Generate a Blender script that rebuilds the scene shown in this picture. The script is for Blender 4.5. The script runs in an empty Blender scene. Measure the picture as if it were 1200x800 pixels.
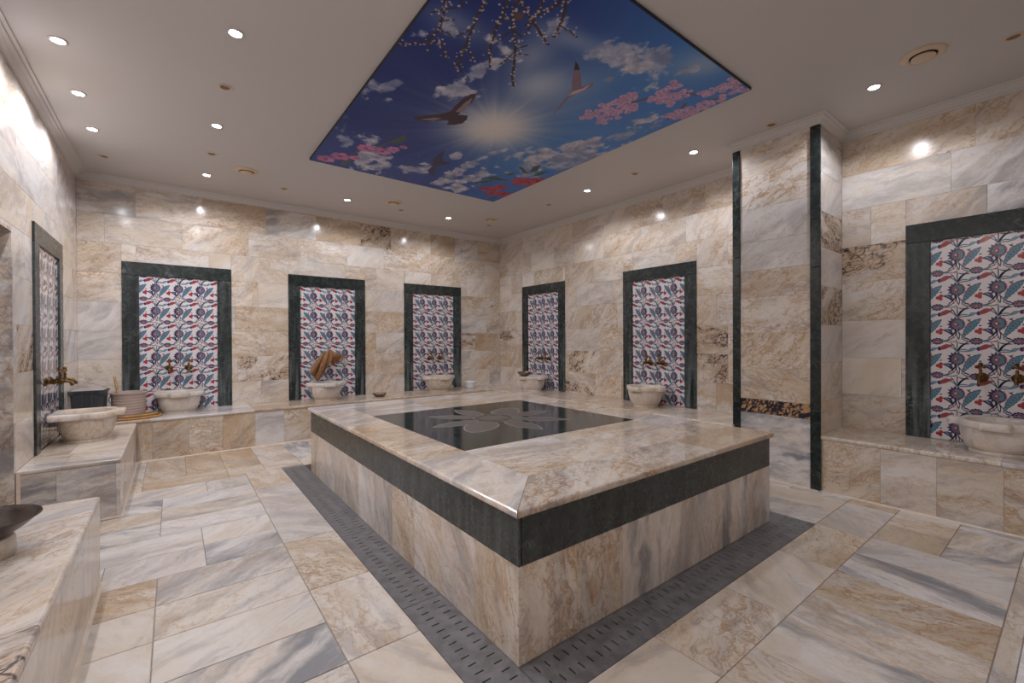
import bpy, bmesh, math, random
import numpy as np
from mathutils import Vector, Matrix

random.seed(7)
S = bpy.context.scene
COL = S.collection
PI = math.pi

# ------------------------------------------------------------------ camera
H = 1.25
yaw, pit, rol = math.radians(37.552), math.radians(-0.288), math.radians(-0.249)
fw = Vector((math.sin(yaw)*math.cos(pit), math.cos(yaw)*math.cos(pit), math.sin(pit)))
rt = Vector((math.cos(yaw), -math.sin(yaw), 0))
up = rt.cross(fw)
r2 = rt*math.cos(rol) + up*math.sin(rol)
u2 = r2.cross(fw)
cam = bpy.data.cameras.new('camera')
cam.sensor_width = 36
cam.lens = 516.22/1200*36
cam.clip_start = 0.02
camo = bpy.data.objects.new('camera', cam)
camo.matrix_world = Matrix(((r2.x, u2.x, -fw.x, 0), (r2.y, u2.y, -fw.y, 0), (r2.z, u2.z, -fw.z, H), (0, 0, 0, 1)))
COL.objects.link(camo)
S.camera = camo

# ------------------------------------------------------------------ world, exposure
w = bpy.data.worlds.new('world')
S.world = w
w.use_nodes = True
w.node_tree.nodes['Background'].inputs[0].default_value = (0.9, 0.9, 1, 1)
w.node_tree.nodes['Background'].inputs[1].default_value = 0.0
S.view_settings.view_transform = 'Standard'
S.view_settings.look = 'None'
S.view_settings.gamma = 1
S.view_settings.use_curve_mapping = False
S.view_settings.exposure = 0.0
LAMP_W = 26.0            # watts of each lit downlight

# ------------------------------------------------------------------ room numbers (metres)
XL, XR, YB, YF = -0.809, 4.749, 6.536, -0.9
ZC = 3.05
ZK = 2.988               # underside of the cornice
XP, YP0, YP1 = 4.176, 1.325, 2.0

# ------------------------------------------------------------------ helpers
def tag(o, label=None, cat=None, group=None, kind=None):
    if label: o['label'] = label
    if cat: o['category'] = cat
    if group: o['group'] = group
    if kind: o['kind'] = kind
    return o

def link(name, data, parent=None, loc=(0, 0, 0), rot=(0, 0, 0), mat=None, color=None):
    o = bpy.data.objects.new(name, data)
    COL.objects.link(o)
    o.location = loc
    o.rotation_euler = rot
    if parent: o.parent = parent
    if mat and not data.materials: data.materials.append(mat)
    if color: o.color = color
    return o

def thing(name, label, cat, loc=(0, 0, 0), rz=0, group=None):
    o = link(name, None, None, loc, (0, 0, rz))
    o.empty_display_size = 0.1
    return tag(o, label, cat, group)

def mesh(name, verts, faces, smooth=False):
    m = bpy.data.meshes.new(name)
    m.from_pydata([tuple(v) for v in verts], [], faces)
    if smooth:
        m.polygons.foreach_set('use_smooth', [True]*len(m.polygons))
    m.update()
    return m

class MB:
    """collects boxes, tubes and lathes into one mesh"""
    def __init__(self): self.v, self.f = [], []
    def add(self, v, f):
        n = len(self.v); self.v += [tuple(p) for p in v]; self.f += [tuple(n+i for i in q) for q in f]
        return self
    def box(self, a, b):
        (x0, y0, z0), (x1, y1, z1) = a, b
        return self.add([(x0,y0,z0),(x1,y0,z0),(x1,y1,z0),(x0,y1,z0),(x0,y0,z1),(x1,y0,z1),(x1,y1,z1),(x0,y1,z1)],
                        [(0,3,2,1),(4,5,6,7),(0,1,5,4),(1,2,6,5),(2,3,7,6),(3,0,4,7)])
    def lathe(self, prof, n=32, axis='z', o=(0, 0, 0), cap=True):
        v, f = [], []
        for r, h in prof:
            for k in range(n):
                a = 2*PI*k/n; c, s = r*math.cos(a), r*math.sin(a)
                p = (c, s, h) if axis == 'z' else ((c, -h, s) if axis == 'y' else (h, c, s))
                v.append((p[0]+o[0], p[1]+o[1], p[2]+o[2]))
        for i in range(len(prof)-1):
            for k in range(n):
                k2 = (k+1) % n
                f.append((i*n+k, i*n+k2, (i+1)*n+k2, (i+1)*n+k))
        if cap:
            f.append(tuple(range(n-1, -1, -1))); f.append(tuple((len(prof)-1)*n+k for k in range(n)))
        return self.add(v, f)
    def tube(self, pts, r, n=10, close=False):
        pts = [Vector(p) for p in pts]; rs = r if isinstance(r, (list, tuple)) else [r]*len(pts)
        v, f = [], []; N = len(pts)
        t0 = (pts[1]-pts[0]).normalized()
        nrm = t0.orthogonal().normalized()
        for i, p in enumerate(pts):
            a = pts[i-1] if (i or close) else p; b = pts[(i+1) % N] if (i < N-1 or close) else p
            t = (b-a).normalized()
            nrm = (nrm - t*nrm.dot(t)).normalized(); bn = t.cross(nrm)
            for k in range(n):
                q = 2*PI*k/n
                v.append(p + (nrm*math.cos(q)+bn*math.sin(q))*rs[i])
        for i in range(N if close else N-1):
            j = (i+1) % N
            for k in range(n):
                k2 = (k+1) % n
                f.append((i*n+k, i*n+k2, j*n+k2, j*n+k))
        if not close:
            f.append(tuple(range(n-1, -1, -1))); f.append(tuple((N-1)*n+k for k in range(n)))
        return self.add(v, f)
    def rings(self, rings, cap0=True, cap1=True):
        n = len(rings[0]); v = [p for q in rings for p in q]; f = []
        for i in range(len(rings)-1):
            for k in range(n):
                k2 = (k+1) % n
                f.append((i*n+k, i*n+k2, (i+1)*n+k2, (i+1)*n+k))
        if cap0: f.append(tuple(range(n-1, -1, -1)))
        if cap1: f.append(tuple((len(rings)-1)*n+k for k in range(n)))
        return self.add(v, f)
    def mesh(self, name, smooth=False, angle=40):
        m = mesh(name, self.v, self.f)
        bm = bmesh.new(); bm.from_mesh(m)
        bmesh.ops.recalc_face_normals(bm, faces=bm.faces)
        if smooth:
            for q in bm.faces: q.smooth = True
            for e in bm.edges:
                if len(e.link_faces) == 2 and e.calc_face_angle(0) > math.radians(angle): e.smooth = False
        bm.to_mesh(m); bm.free()
        return m
    def obj(self, name, mat, parent=None, loc=(0, 0, 0), rot=(0, 0, 0), smooth=False, color=None):
        return link(name, self.mesh(name, smooth), parent, loc, rot, mat, color)

# ------------------------------------------------------------------ materials
def lin(c):
    return tuple(((x/255)/12.92 if x/255 <= .04045 else ((x/255+.055)/1.055)**2.4) for x in c)

class NT:
    def __init__(self, name):
        self.m = bpy.data.materials.new(name); self.m.use_nodes = True
        self.t = self.m.node_tree; self.b = self.t.nodes['Principled BSDF']
    def n(self, typ, **kw):
        q = self.t.nodes.new(typ)
        for k, v in kw.items(): setattr(q, k, v)
        return q
    def put(self, sock, v):
        if hasattr(v, 'links') or isinstance(v, bpy.types.NodeSocket): self.t.links.new(v, sock)
        else: sock.default_value = v
    def math(self, op, a, b=0.5, c=None, clamp=False):
        q = self.n('ShaderNodeMath', operation=op, use_clamp=clamp)
        self.put(q.inputs[0], a); self.put(q.inputs[1], b)
        if c is not None: self.put(q.inputs[2], c)
        return q.outputs[0]
    def vmath(self, op, a, b):
        q = self.n('ShaderNodeVectorMath', operation=op)
        self.put(q.inputs[0], a); self.put(q.inputs[1], b)
        return q.outputs[0]
    def step(self, v, a, b, lo=0., hi=1.):
        q = self.n('ShaderNodeMapRange', interpolation_type='SMOOTHSTEP')
        self.put(q.inputs[0], v)
        for i, x in enumerate((a, b, lo, hi)): q.inputs[i+1].default_value = x
        return q.outputs[0]
    def mix(self, f, a, b, blend='MIX'):
        q = self.n('ShaderNodeMix', data_type='RGBA', blend_type=blend)
        self.put(q.inputs[0], f)
        self.put(q.inputs[6], a if not isinstance(a, tuple) else (*a[:3], 1))
        self.put(q.inputs[7], b if not isinstance(b, tuple) else (*b[:3], 1))
        return q.outputs[2]
    def noise(self, vec, scale, detail=4, rough=.5, w=None, dist=0.):
        q = self.n('ShaderNodeTexNoise', noise_dimensions='4D' if w is not None else '3D')
        self.put(q.inputs['Vector'], vec)
        if w is not None: self.put(q.inputs['W'], w)
        q.inputs['Scale'].default_value = scale; q.inputs['Detail'].default_value = detail
        q.inputs['Roughness'].default_value = rough; q.inputs['Distortion'].default_value = dist
        return q.outputs[0]
    def out(self, **kw):
        for k, v in kw.items(): self.put(self.b.inputs[k.replace('_', ' ')], v if not isinstance(v, tuple) else (*v[:3], 1))
        return self.m

def flat(name, rgb, rough=.5, metal=0., spec=.5, noise=None, coat=0.):
    t = NT(name)
    col = lin(rgb)
    if noise:
        tc = t.n('ShaderNodeTexCoord').outputs['Object']
        n = t.noise(tc, noise[0], 5, .6)
        col = t.mix(t.step(n, .35, .65), tuple(c*(1-noise[1]) for c in col), tuple(min(1, c*(1+noise[1])) for c in col))
        rr = t.step(n, .3, .7, max(.02, rough-.08), rough+.1)
        t.put(t.b.inputs['Roughness'], rr)
    else: t.b.inputs['Roughness'].default_value = rough
    t.b.inputs['Metallic'].default_value = metal
    t.b.inputs['Specular IOR Level'].default_value = spec
    t.b.inputs['Coat Weight'].default_value = coat
    return t.out(Base_Color=col)

def marble(name, rough=.13):
    """one marble for every tile: object colour R = warmth, G = grey clouds, B = golden veins, A = dark brecciated veins;
    the object's random number shifts and turns the veining, so no two tiles are alike"""
    t = NT(name)
    oi = t.n('ShaderNodeObjectInfo')
    sep = t.n('ShaderNodeSeparateColor'); t.t.links.new(oi.outputs['Color'], sep.inputs[0])
    warm, grey, vein, dark = sep.outputs[0], sep.outputs[1], sep.outputs[2], oi.outputs['Alpha']
    rnd = oi.outputs['Random']
    tc = t.n('ShaderNodeTexCoord').outputs['Object']
    rot = t.n('ShaderNodeVectorRotate', rotation_type='Z_AXIS')
    t.put(rot.inputs['Vector'], tc)
    t.put(rot.inputs['Angle'], t.math('MULTIPLY_ADD', t.math('FRACT', t.math('MULTIPLY', rnd, 37.7)), 1.3, -1.0))
    W = t.math('MULTIPLY', rnd, 61.0)
    wn = t.n('ShaderNodeTexNoise', noise_dimensions='4D'); t.put(wn.inputs['Vector'], rot.outputs[0]); t.put(wn.inputs['W'], W)
    wn.inputs['Scale'].default_value = 3.2; wn.inputs['Detail'].default_value = 4; wn.inputs['Roughness'].default_value = .6
    off = t.vmath('MULTIPLY', t.vmath('SUBTRACT', wn.outputs['Color'], (.5, .5, .5)), (.27, .20, .2))
    p = t.vmath('ADD', rot.outputs[0], off)
    st = t.vmath('MULTIPLY', p, (.42, 1.25, 1.))
    # base: pale pinkish white to cream to tan
    a = t.noise(st, 2.6, 5, .62, W)
    base = t.mix(t.step(a, .36, .64), lin((231, 221, 211)), lin((217, 197, 174)))
    white = t.mix(t.step(a, .36, .64), lin((230, 226, 225)), lin((219, 208, 201)))
    tan = t.mix(t.step(a, .36, .64), lin((220, 201, 177)), lin((192, 165, 133)))
    c = t.mix(t.step(warm, .0, .5), white, base)
    c = t.mix(t.step(warm, .5, 1.), c, tan)
    # golden brown soft patches that run with the streaks
    b = t.noise(st, 8.0, 7, .68, t.math('ADD', W, 7.3))
    c = t.mix(t.math('MULTIPLY', t.step(b, .47, .66), t.math('MULTIPLY', vein, .50)), c, lin((197, 163, 120)))
    # pale patches
    pa = t.noise(st, 4.2, 6, .64, t.math('ADD', W, 97.))
    c = t.mix(t.step(pa, .52, .66, 0., .55), c, lin((230, 224, 221)))
    # grey clouds
    g = t.noise(t.vmath('MULTIPLY', p, (.55, 2.2, 1.)), 3.0, 7, .66, t.math('ADD', W, 15.1))
    c = t.mix(t.math('MULTIPLY', t.step(g, .42, .64), grey), c, lin((134, 136, 144)))
    # rusty flecks strung out along the streaks
    fl = t.noise(t.vmath('MULTIPLY', p, (.66, 1.9, 1.)), 13.0, 8, .70, t.math('ADD', W, 83.))
    mk = t.step(t.noise(st, 3.6, 4, .6, t.math('ADD', W, 31.)), .38, .58)
    c = t.mix(t.math('MULTIPLY', t.math('MULTIPLY', t.step(fl, .52, .62), mk), t.math('MULTIPLY', vein, .66)), c, lin((180, 136, 84)))
    # thin golden veins: ridges of noise, broken by a mask
    v = t.noise(t.vmath('MULTIPLY', p, (.7, 1.4, 1.)), 8.0, 7, .62, t.math('ADD', W, 23.))
    rdg = t.step(t.math('ABSOLUTE', t.math('SUBTRACT', v, .5)), 0., .024, 1., 0.)
    c = t.mix(t.math('MULTIPLY', t.math('MULTIPLY', rdg, mk), t.math('MULTIPLY', vein, .85)), c, lin((174, 128, 76)))
    v2 = t.noise(t.vmath('MULTIPLY', p, (.8, 1.4, 1.)), 17., 6, .64, t.math('ADD', W, 41.))
    r2_ = t.step(t.math('ABSOLUTE', t.math('SUBTRACT', v2, .5)), 0., .042, 1., 0.)
    c = t.mix(t.math('MULTIPLY', t.math('MULTIPLY', r2_, t.step(b, .40, .58)), t.math('MULTIPLY', vein, .62)), c, lin((176, 138, 92)))
    # faint lilac grey streaks
    v3 = t.noise(t.vmath('MULTIPLY', p, (.4, 2.0, 1.)), 4.2, 7, .66, t.math('ADD', W, 53.))
    c = t.mix(t.math('MULTIPLY', t.math('MULTIPLY', t.step(v3, .48, .62), t.step(g, .40, .55)), .36), c, lin((142, 136, 139)))
    # dark brecciated patches
    vo = t.n('ShaderNodeTexVoronoi', feature='DISTANCE_TO_EDGE', voronoi_dimensions='4D')
    t.put(vo.inputs['Vector'], t.vmath('MULTIPLY', p, (.7, 1.5, 1.))); t.put(vo.inputs['W'], W); vo.inputs['Scale'].default_value = 24
    thr = t.step(vo.outputs['Distance'], .02, .20, 1., 0.)
    dm = t.step(t.noise(st, 3.4, 5, .66, t.math('ADD', W, 67.)), .46, .58)
    dm = t.math('ADD', dm, t.math('MAXIMUM', t.math('SUBTRACT', dark, 1.8), 0.), clamp=True)
    fine = t.step(t.noise(p, 22., 5, .7, W), .38, .54)
    c = t.mix(t.math('MULTIPLY', t.math('MULTIPLY', dm, dark), .5), c, lin((184, 138, 92)))
    c = t.mix(t.math('MULTIPLY', t.math('MULTIPLY', t.math('MULTIPLY', thr, dm), fine), dark), c, lin((56, 52, 58)))
    # whole-tile lightness
    k = t.math('MULTIPLY_ADD', t.math('FRACT', t.math('MULTIPLY', rnd, 91.3)), .12, .92)
    hs = t.n('ShaderNodeHueSaturation'); t.put(hs.inputs['Value'], k); t.put(hs.inputs['Color'], c)
    hs.inputs['Saturation'].default_value = 0.88
    rg = t.step(a, .3, .7, rough-.05, rough+.08)
    t.put(t.b.inputs['Specular IOR Level'], .34)
    return t.out(Base_Color=hs.outputs[0], Roughness=rg)

def green_marble(name, r0=.2, r1=.32):
    """dark green marble; object colour R = worn limescale film near the lower edge of the slab"""
    t = NT(name)
    oi = t.n('ShaderNodeObjectInfo'); sep = t.n('ShaderNodeSeparateColor'); t.t.links.new(oi.outputs['Color'], sep.inputs[0])
    tc = t.n('ShaderNodeTexCoord').outputs['Object']
    W = t.math('MULTIPLY', oi.outputs['Random'], 50.)
    n1 = t.noise(tc, 16., 8, .72, W, .3)
    c = t.mix(t.step(n1, .3, .72), lin((25, 31, 31)), lin((46, 56, 54)))
    n2 = t.noise(tc, 42., 4, .6, W)
    c = t.mix(t.step(n2, .52, .8, 0., .4), c, lin((78, 90, 88)))
    v = t.noise(tc, 5., 5, .6, t.math('ADD', W, 9.), .8)
    rdg = t.step(t.math('ABSOLUTE', t.math('SUBTRACT', v, .5)), 0., .007, 1., 0.)
    mk = t.step(t.noise(tc, 3.3, 3, .5, t.math('ADD', W, 3.)), .55, .68)
    c = t.mix(t.math('MULTIPLY', t.math('MULTIPLY', rdg, mk), .6), c, lin((160, 168, 165)))
    # limescale runs (vertical smears)
    s = t.noise(t.vmath('MULTIPLY', tc, (22., 1.6, 1.)), 1., 4, .6, t.math('ADD', W, 5.))
    sy = t.n('ShaderNodeSeparateXYZ'); t.put(sy.inputs[0], tc)
    low = t.step(sy.outputs[1], -.75, .05, 1., .25)
    c = t.mix(t.math('MULTIPLY', t.math('MULTIPLY', t.step(s, .40, .66), low), sep.outputs[0]), c, lin((118, 125, 128)))
    return t.out(Base_Color=c, Roughness=t.step(n1, .3, .7, r0, r1))

def speckled(name, c0, c1, sc=160.):
    t = NT(name)
    tc = t.n('ShaderNodeTexCoord').outputs['Object']
    n = t.noise(tc, sc, 3, .7)
    return t.out(Base_Color=t.mix(t.step(n, .42, .6), lin(c0), lin(c1)), Roughness=.35)

M = {}
M['marble'] = marble('polished_marble')
M['basin'] = marble('basin_marble', .34)
M['floor_marble'] = marble('honed_floor_marble', .36)
M['green'] = green_marble('green_marble')
M['green_polished'] = green_marble('polished_green_marble', .07, .15)
M['granite'] = speckled('granite_inlay', (62, 57, 56), (122, 112, 107))
M['inlay_line'] = flat('inlay_line', (158, 152, 146), .3)
M['grout'] = flat('grout', (158, 148, 141), .8, noise=(30, .12))
M['grout_pale'] = flat('pale_grout', (222, 204, 186), .6, noise=(18, .08))
M['plaster'] = flat('ceiling_paint', (201, 196, 194), .55, noise=(1.2, .015))
M['cornice'] = flat('cornice_paint', (208, 203, 201), .5)
M['brass'] = flat('brass', (108, 83, 48), .36, 1., noise=(40, .4))
M['copper'] = flat('worn_metal', (150, 128, 112), .36, 1., noise=(25, .25))
M['dark_metal'] = flat('dark_tinned_metal', (104, 95, 92), .36, 1., noise=(18, .2))
M['steel'] = flat('drain_steel', (128, 127, 131), .42, .35, noise=(14, .2))
M['black_plastic'] = flat('black_plastic', (58, 61, 66), .38)
M['lid'] = flat('silver_lid', (196, 196, 202), .3, .6)
M['beige_plastic'] = flat('beige_plastic', (178, 158, 148), .42)
M['white_plastic'] = flat('white_plastic', (226, 228, 232), .35)
M['wood'] = flat('wood_stick', (170, 138, 96), .6, noise=(30, .2))
M['hose'] = flat('hose_rubber', (182, 134, 70), .42, noise=(12, .15))
M['cloth'] = flat('brown_cloth', (148, 108, 78), .9, spec=.2, noise=(60, .22))
M['fitting'] = flat('cream_fitting', (214, 190, 164), .45)
M['fit_dark'] = flat('dark_socket', (120, 106, 96), .5)
M['slot'] = flat('dark_gap', (40, 36, 34), .8)
M['void'] = flat('dark_void', (20, 19, 18), .9)
M['edge_dark'] = flat('mural_edge', (26, 30, 44), .5)
M['white_stone'] = flat('white_marble_threshold', (232, 230, 230), .25, noise=(6, .04))
M['door'] = flat('door_wood', (96, 74, 58), .5, noise=(8, .2))
# glaze colours of the flower tiles
GC = dict(white=(222, 214, 216), navy=(38, 40, 84), teal=(70, 128, 148), red=(170, 48, 56), rose=(150, 66, 78), dusty=(120, 140, 168), pink=(206, 130, 132), plum=(84, 48, 88))
for k, v in GC.items(): M['gl_'+k] = flat('glaze_'+k, v, .14, coat=.3)
t = NT('lamp_glow'); t.b.inputs['Emission Color'].default_value = (1, .96, .93, 1); t.b.inputs['Emission Strength'].default_value = 40
M['glow'] = t.out(Base_Color=(1, 1, 1))

# ------------------------------------------------------------------ tiles
_tiles = {}
def tile_mesh(wd, ht, th, ch=.0012, key='marble_tile'):
    k = (round(wd, 3), round(ht, 3), round(th, 4), ch, key)
    if k in _tiles: return _tiles[k]
    a, b = wd/2, ht/2
    v = []
    for (x, y, z) in ((a, b, 0), (a, b, th-ch), (a-ch, b-ch, th)):
        v += [(-x, -y, z), (x, -y, z), (x, y, z), (-x, y, z)]
    f = []
    for r in (0, 4):
        for i in range(4):
            j = (i+1) % 4
            f.append((r+i, r+j, r+4+j, r+4+i))
    f.append((8, 9, 10, 11))
    m = mesh(key, v, f)
    _tiles[k] = m
    return m

STY = dict(cream=(.42, .12, .6, 0), gold=(.60, .06, 1., 0), tan=(.85, .04, .9, 0), white=(.12, .30, .30, 0), grey=(.18, .95, .25, 0),
           lilac=(.25, .55, .45, 0), dark=(.6, .12, .8, 1.), rust=(.5, .1, 1., .35), plain=(.45, .04, .22, 0))
def sty(names):
    c = list(STY[random.choice(names)])
    return (min(1, max(0, c[0]+random.uniform(-.15, .15))), min(1, max(0, c[1]+random.uniform(-.08, .12))), min(1, max(0, c[2]+random.uniform(-.15, .15))), c[3])

def tile(parent, c, wd, ht, rot, color, th=.012, gap=.0005, mat='marble', name='marble_tile', lift=None, ch=.0009):
    m = tile_mesh(wd-2*gap, ht-2*gap, th, ch, name)
    o = link(name, m, parent, c, rot, M[mat], color)
    return o

R_BACK, R_RIGHT, R_LEFT, R_FRONT = (PI/2, 0, 0), (PI/2, 0, -PI/2), (PI/2, 0, PI/2), (PI/2, 0, 0)
WT = .012

def wall_tiles(parent, axis, surf, rot, lo, hi, courses, holes, styles, seed, override=(), inward=1):
    """tiles of one wall; axis = the horizontal world axis the wall runs along, surf = the plane of the tile faces,
    inward = sign of the way the faces look along the other axis; holes = (a0, a1, z0, z1) rectangles left open"""
    rng = random.Random(seed)
    for ci in range(len(courses)-1):
        z0, z1 = courses[ci], courses[ci+1]
        cuts = [lo]
        x = lo + rng.choice((.22, .35, .48, .6))
        while x < hi-.18:
            cuts.append(x); x += rng.choice((.46, .55, .62, .62, .68))
        cuts.append(hi)
        segs = []
        for a, b in zip(cuts[:-1], cuts[1:]):
            pieces = [(a, b, z0, z1)]
            for (h0, h1, k0, k1) in holes:
                nxt = []
                for (p, q, y0, y1) in pieces:
                    if q <= h0+1e-4 or p >= h1-1e-4 or y1 <= k0+1e-4 or y0 >= k1-1e-4: nxt.append((p, q, y0, y1)); continue
                    if p < h0: nxt.append((p, h0, y0, y1))
                    if q > h1: nxt.append((h1, q, y0, y1))
                    m0, m1 = max(p, h0), min(q, h1)
                    if y1 > k1+.02: nxt.append((m0, m1, k1, y1))
                    if y0 < k0-.02: nxt.append((m0, m1, y0, k0))
                pieces = nxt
            segs += pieces
        # slivers join their neighbour
        for (a, b, y0, y1) in segs:
            if b-a < .02 or y1-y0 < .015: continue
            cx, cz = (a+b)/2, (y0+y1)/2
            col = None
            for (ox, oz, st_) in override:
                if a <= ox <= b and y0 <= oz <= y1: col = sty([st_])
            if col is None: col = sty(styles(cx, cz))
            d = surf - inward*(WT - rng.uniform(-.0004, .0006))
            loc = (cx, d, cz) if axis == 0 else (d, cx, cz)
            tile(parent, loc, b-a, y1-y0, rot, col)

# ================================================================== STRUCTURE
def struct(name, mb, mat, smooth=False):
    o = mb.obj(name, M[mat], smooth=smooth)
    return tag(o, kind='structure')

floor = struct('floor', MB().box((XL-.5, YF-.2, -.20), (XR+.3, YB+.3, -.11)), 'grout')
# screed under the tiles, left open where the drain channel runs
DX0, DX1, DY0, DY1 = .834, 3.417, 1.103, 4.77
PX0, PX1, PY0, PY1 = 1.036, 3.225, 1.313, 4.504
scr = MB()
scr.box((XL-.5, YF-.2, -.11), (DX0, YB+.3, -.003)); scr.box((DX1, YF-.2, -.11), (XR+.3, YB+.3, -.003))
scr.box((DX0, YF-.2, -.11), (DX1, DY0, -.003)); scr.box((DX0, DY1, -.11), (DX1, YB+.3, -.003))
scr.box((PX0, PY0, -.11), (PX1, PY1, -.003))
link('screed', scr.mesh('screed'), floor, mat=M['grout'])
ceil = struct('ceiling', MB().box((XL-.5, YF-.2, ZC), (XR+.3, YB+.3, ZC+.12)), 'plaster')
wall_back = struct('wall_back', MB().box((XL-.3, YB+WT, -.1), (XR+.3, YB+.2, ZC)), 'grout_pale')
wall_right = struct('wall_right', MB().box((XR+WT, YF, -.1), (XR+.2, YB+WT, ZC)), 'grout_pale')
DO0, DO1, DOZ = 3.12, 4.155, 1.965           # doorway in the left wall
lw = MB()
lw.box((XL-.3, YF, -.1), (XL-WT, DO0, ZC)); lw.box((XL-.3, DO1, -.1), (XL-WT, YB+WT, ZC)); lw.box((XL-.3, DO0, DOZ), (XL-WT, DO1, ZC))
wall_left = struct('wall_left', lw, 'grout_pale')
wall_front = struct('wall_front', MB().box((XL-.3, YF-.2, -.1), (XR+.2, YF, ZC)), 'marble')
wall_front.color = (.4, .1, .4, 0)
wp = struct('wall_pillar', MB().box((XP+WT, YP0+WT, -.1), (XR+WT, YP1-WT, ZC)), 'grout_pale')

# floor tiles --------------------------------------------------------
FT = .014
frng = random.Random(11)
F_OVR = []
def ftile(x0, x1, y0, y1, st=None, along=None):
    wd, ht = x1-x0, y1-y0
    if st is None:
        st = frng.choice(('cream', 'cream', 'gold', 'plain', 'white', 'tan', 'lilac', 'grey', 'cream'))
    for (ox, oy, s_) in F_OVR:
        if x0 <= ox <= x1 and y0 <= oy <= y1: st = s_
    c = sty([st])
    r = (0, 0, 0)
    if ht > wd: wd, ht, r = ht, wd, (0, 0, PI/2)
    tile(floor, ((x0+x1)/2, (y0+y1)/2, -FT + frng.uniform(-.0004, .0004)), wd, ht, r, c, th=FT, gap=.0022, mat='floor_marble', name='floor_tile', ch=.0015)
F_OVR += [(.2, 3.75, 'white'), (.2, 4.3, 'white'), (0, 3.45, 'white'), (-.2, 3.75, 'grey'), (-.2, 4.3, 'grey'), (.3, 3.13, 'grey'), (0, 3.13, 'white'), (.3, 2.82, 'lilac'), (.2, 2.5, 'cream'), (.2, 2.2, 'plain'),
          (.2, 1.9, 'grey'), (-.2, 2.5, 'plain'), (-.2, 2.2, 'plain'), (-.2, 2.82, 'tan'), (.3, 3.45, 'white'), (.65, 4.4, 'gold'), (.65, 3.9, 'white'), (.65, 3.3, 'white'), (.65, 2.7, 'gold'), (.65, 2.0, 'cream'), (.65, 1.4, 'plain'),
          (1.9, .95, 'rust'), (2.5, .95, 'plain'), (3.1, .95, 'tan'), (1.3, .95, 'plain'), (3.7, .95, 'white'), (3.0, .5, 'grey'), (3.3, .5, 'white'), (2.65, .5, 'tan'), (2.3, .5, 'lilac'), (2.0, .5, 'grey'), (1.7, .5, 'cream'),
          (3.9, .65, 'gold'), (3.6, .65, 'tan'), (3.6, .3, 'grey'), (3.9, .3, 'lilac'),
          (.24, 5.5, 'tan'), (.55, 5.5, 'tan'), (.85, 5.5, 'cream'), (1.2, 5.5, 'grey'), (-.1, 5.5, 'tan'), (.0, 4.9, 'tan'), (.6, 4.9, 'gold'), (-.25, 4.9, 'tan'), (.4, 4.6, 'white'), (0, 4.6, 'white')]
def seq(vals): return list(zip(vals[:-1], vals[1:]))
for a, b in seq([1.103, 1.744, 2.36, 3.0, 3.63, 4.24, 4.83]): ftile(.53, .834, a, b)
for i, (a, b) in enumerate(seq([-.7, -.4, -.1, .21, .51, .815, 1.103, 1.43, 1.74, 2.05, 2.36, 2.665, 2.975, 3.285, 3.6, 3.88, 4.155, 4.43])):
    xs = [-.307, -.075, .53] if (a < 2.9 or a > 3.55) else [-.307, .14, .53]
    if i == 7: xs = [-.307, .2, .53]
    if a > 3.2 and b < 4.2: xs = [-.81, -.40] + xs[1:]
    for p, q in seq(xs): ftile(p, q, a, b)
ftile(-.81, -.307, 3.1, 3.285)
for a, b in seq([3.1, 3.6, 4.155]): ftile(-1.1, -.81, a, b)
for p, q in seq([-.307, .22, .53]): ftile(p, q, 4.43, 4.755)
for p, q in seq([-.307, -.215, .4, .7, 1.03]): ftile(p, q, 4.755 if q <= .54 else 4.83, 5.085)
ftile(.4, .53, 4.755, 4.83, 'tan')
for p, q in seq([-.307, -.22, .09, .395, .70, 1.03, 1.34, 1.65]): ftile(p, q, 5.085, 5.934)
x = 1.65
while x < 4.0: ftile(x, min(4.14, x+.62), 5.395, 5.934); x += .62
x = 1.03
while x < 4.0: ftile(x, min(4.14, x+.62), 4.77, 5.085); x += .62
x = 1.65
while x < 4.0: ftile(x, min(4.14, x+.62), 5.085, 5.395); x += .62
for p, q in seq([.53, .98, 1.595, 2.195, 2.83, 3.43, 4.05, 4.175]): ftile(p, q, .815, 1.103)
for p, q in seq([.53, .93, 1.24, 1.55, 1.86, 2.18, 2.48, 2.825, 3.14, 3.46]): ftile(p, q, .214, .815)
for p, q in seq([3.46, 3.79, 4.06, 4.175]): ftile(p, q, .503, .815)
for p, q in seq([3.46, 3.66, 4.06, 4.175]): ftile(p, q, .214, .503)
for p, q in seq([.53, .93, 1.55, 2.0, 2.46, 3.07, 3.66, 4.175]): ftile(p, q, .152, .214)
for p, q in seq([3.417, 3.75, 4.06, 4.175]):
    for a, b in seq([1.103, 1.72, 2.34, 2.96, 3.58, 4.2, 4.77]):
        if p > 3.4 and not (q > 4.1 and a < 2): ftile(p, q, a, b)
for a, b in seq([1.103, 1.5, 2.0]): ftile(4.06, 4.175, a, b)
th_ = tag(MB().box((.53, YF, -.012), (4.175, .150, .004)).obj('trim_1', M['white_stone']), kind='structure')
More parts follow.
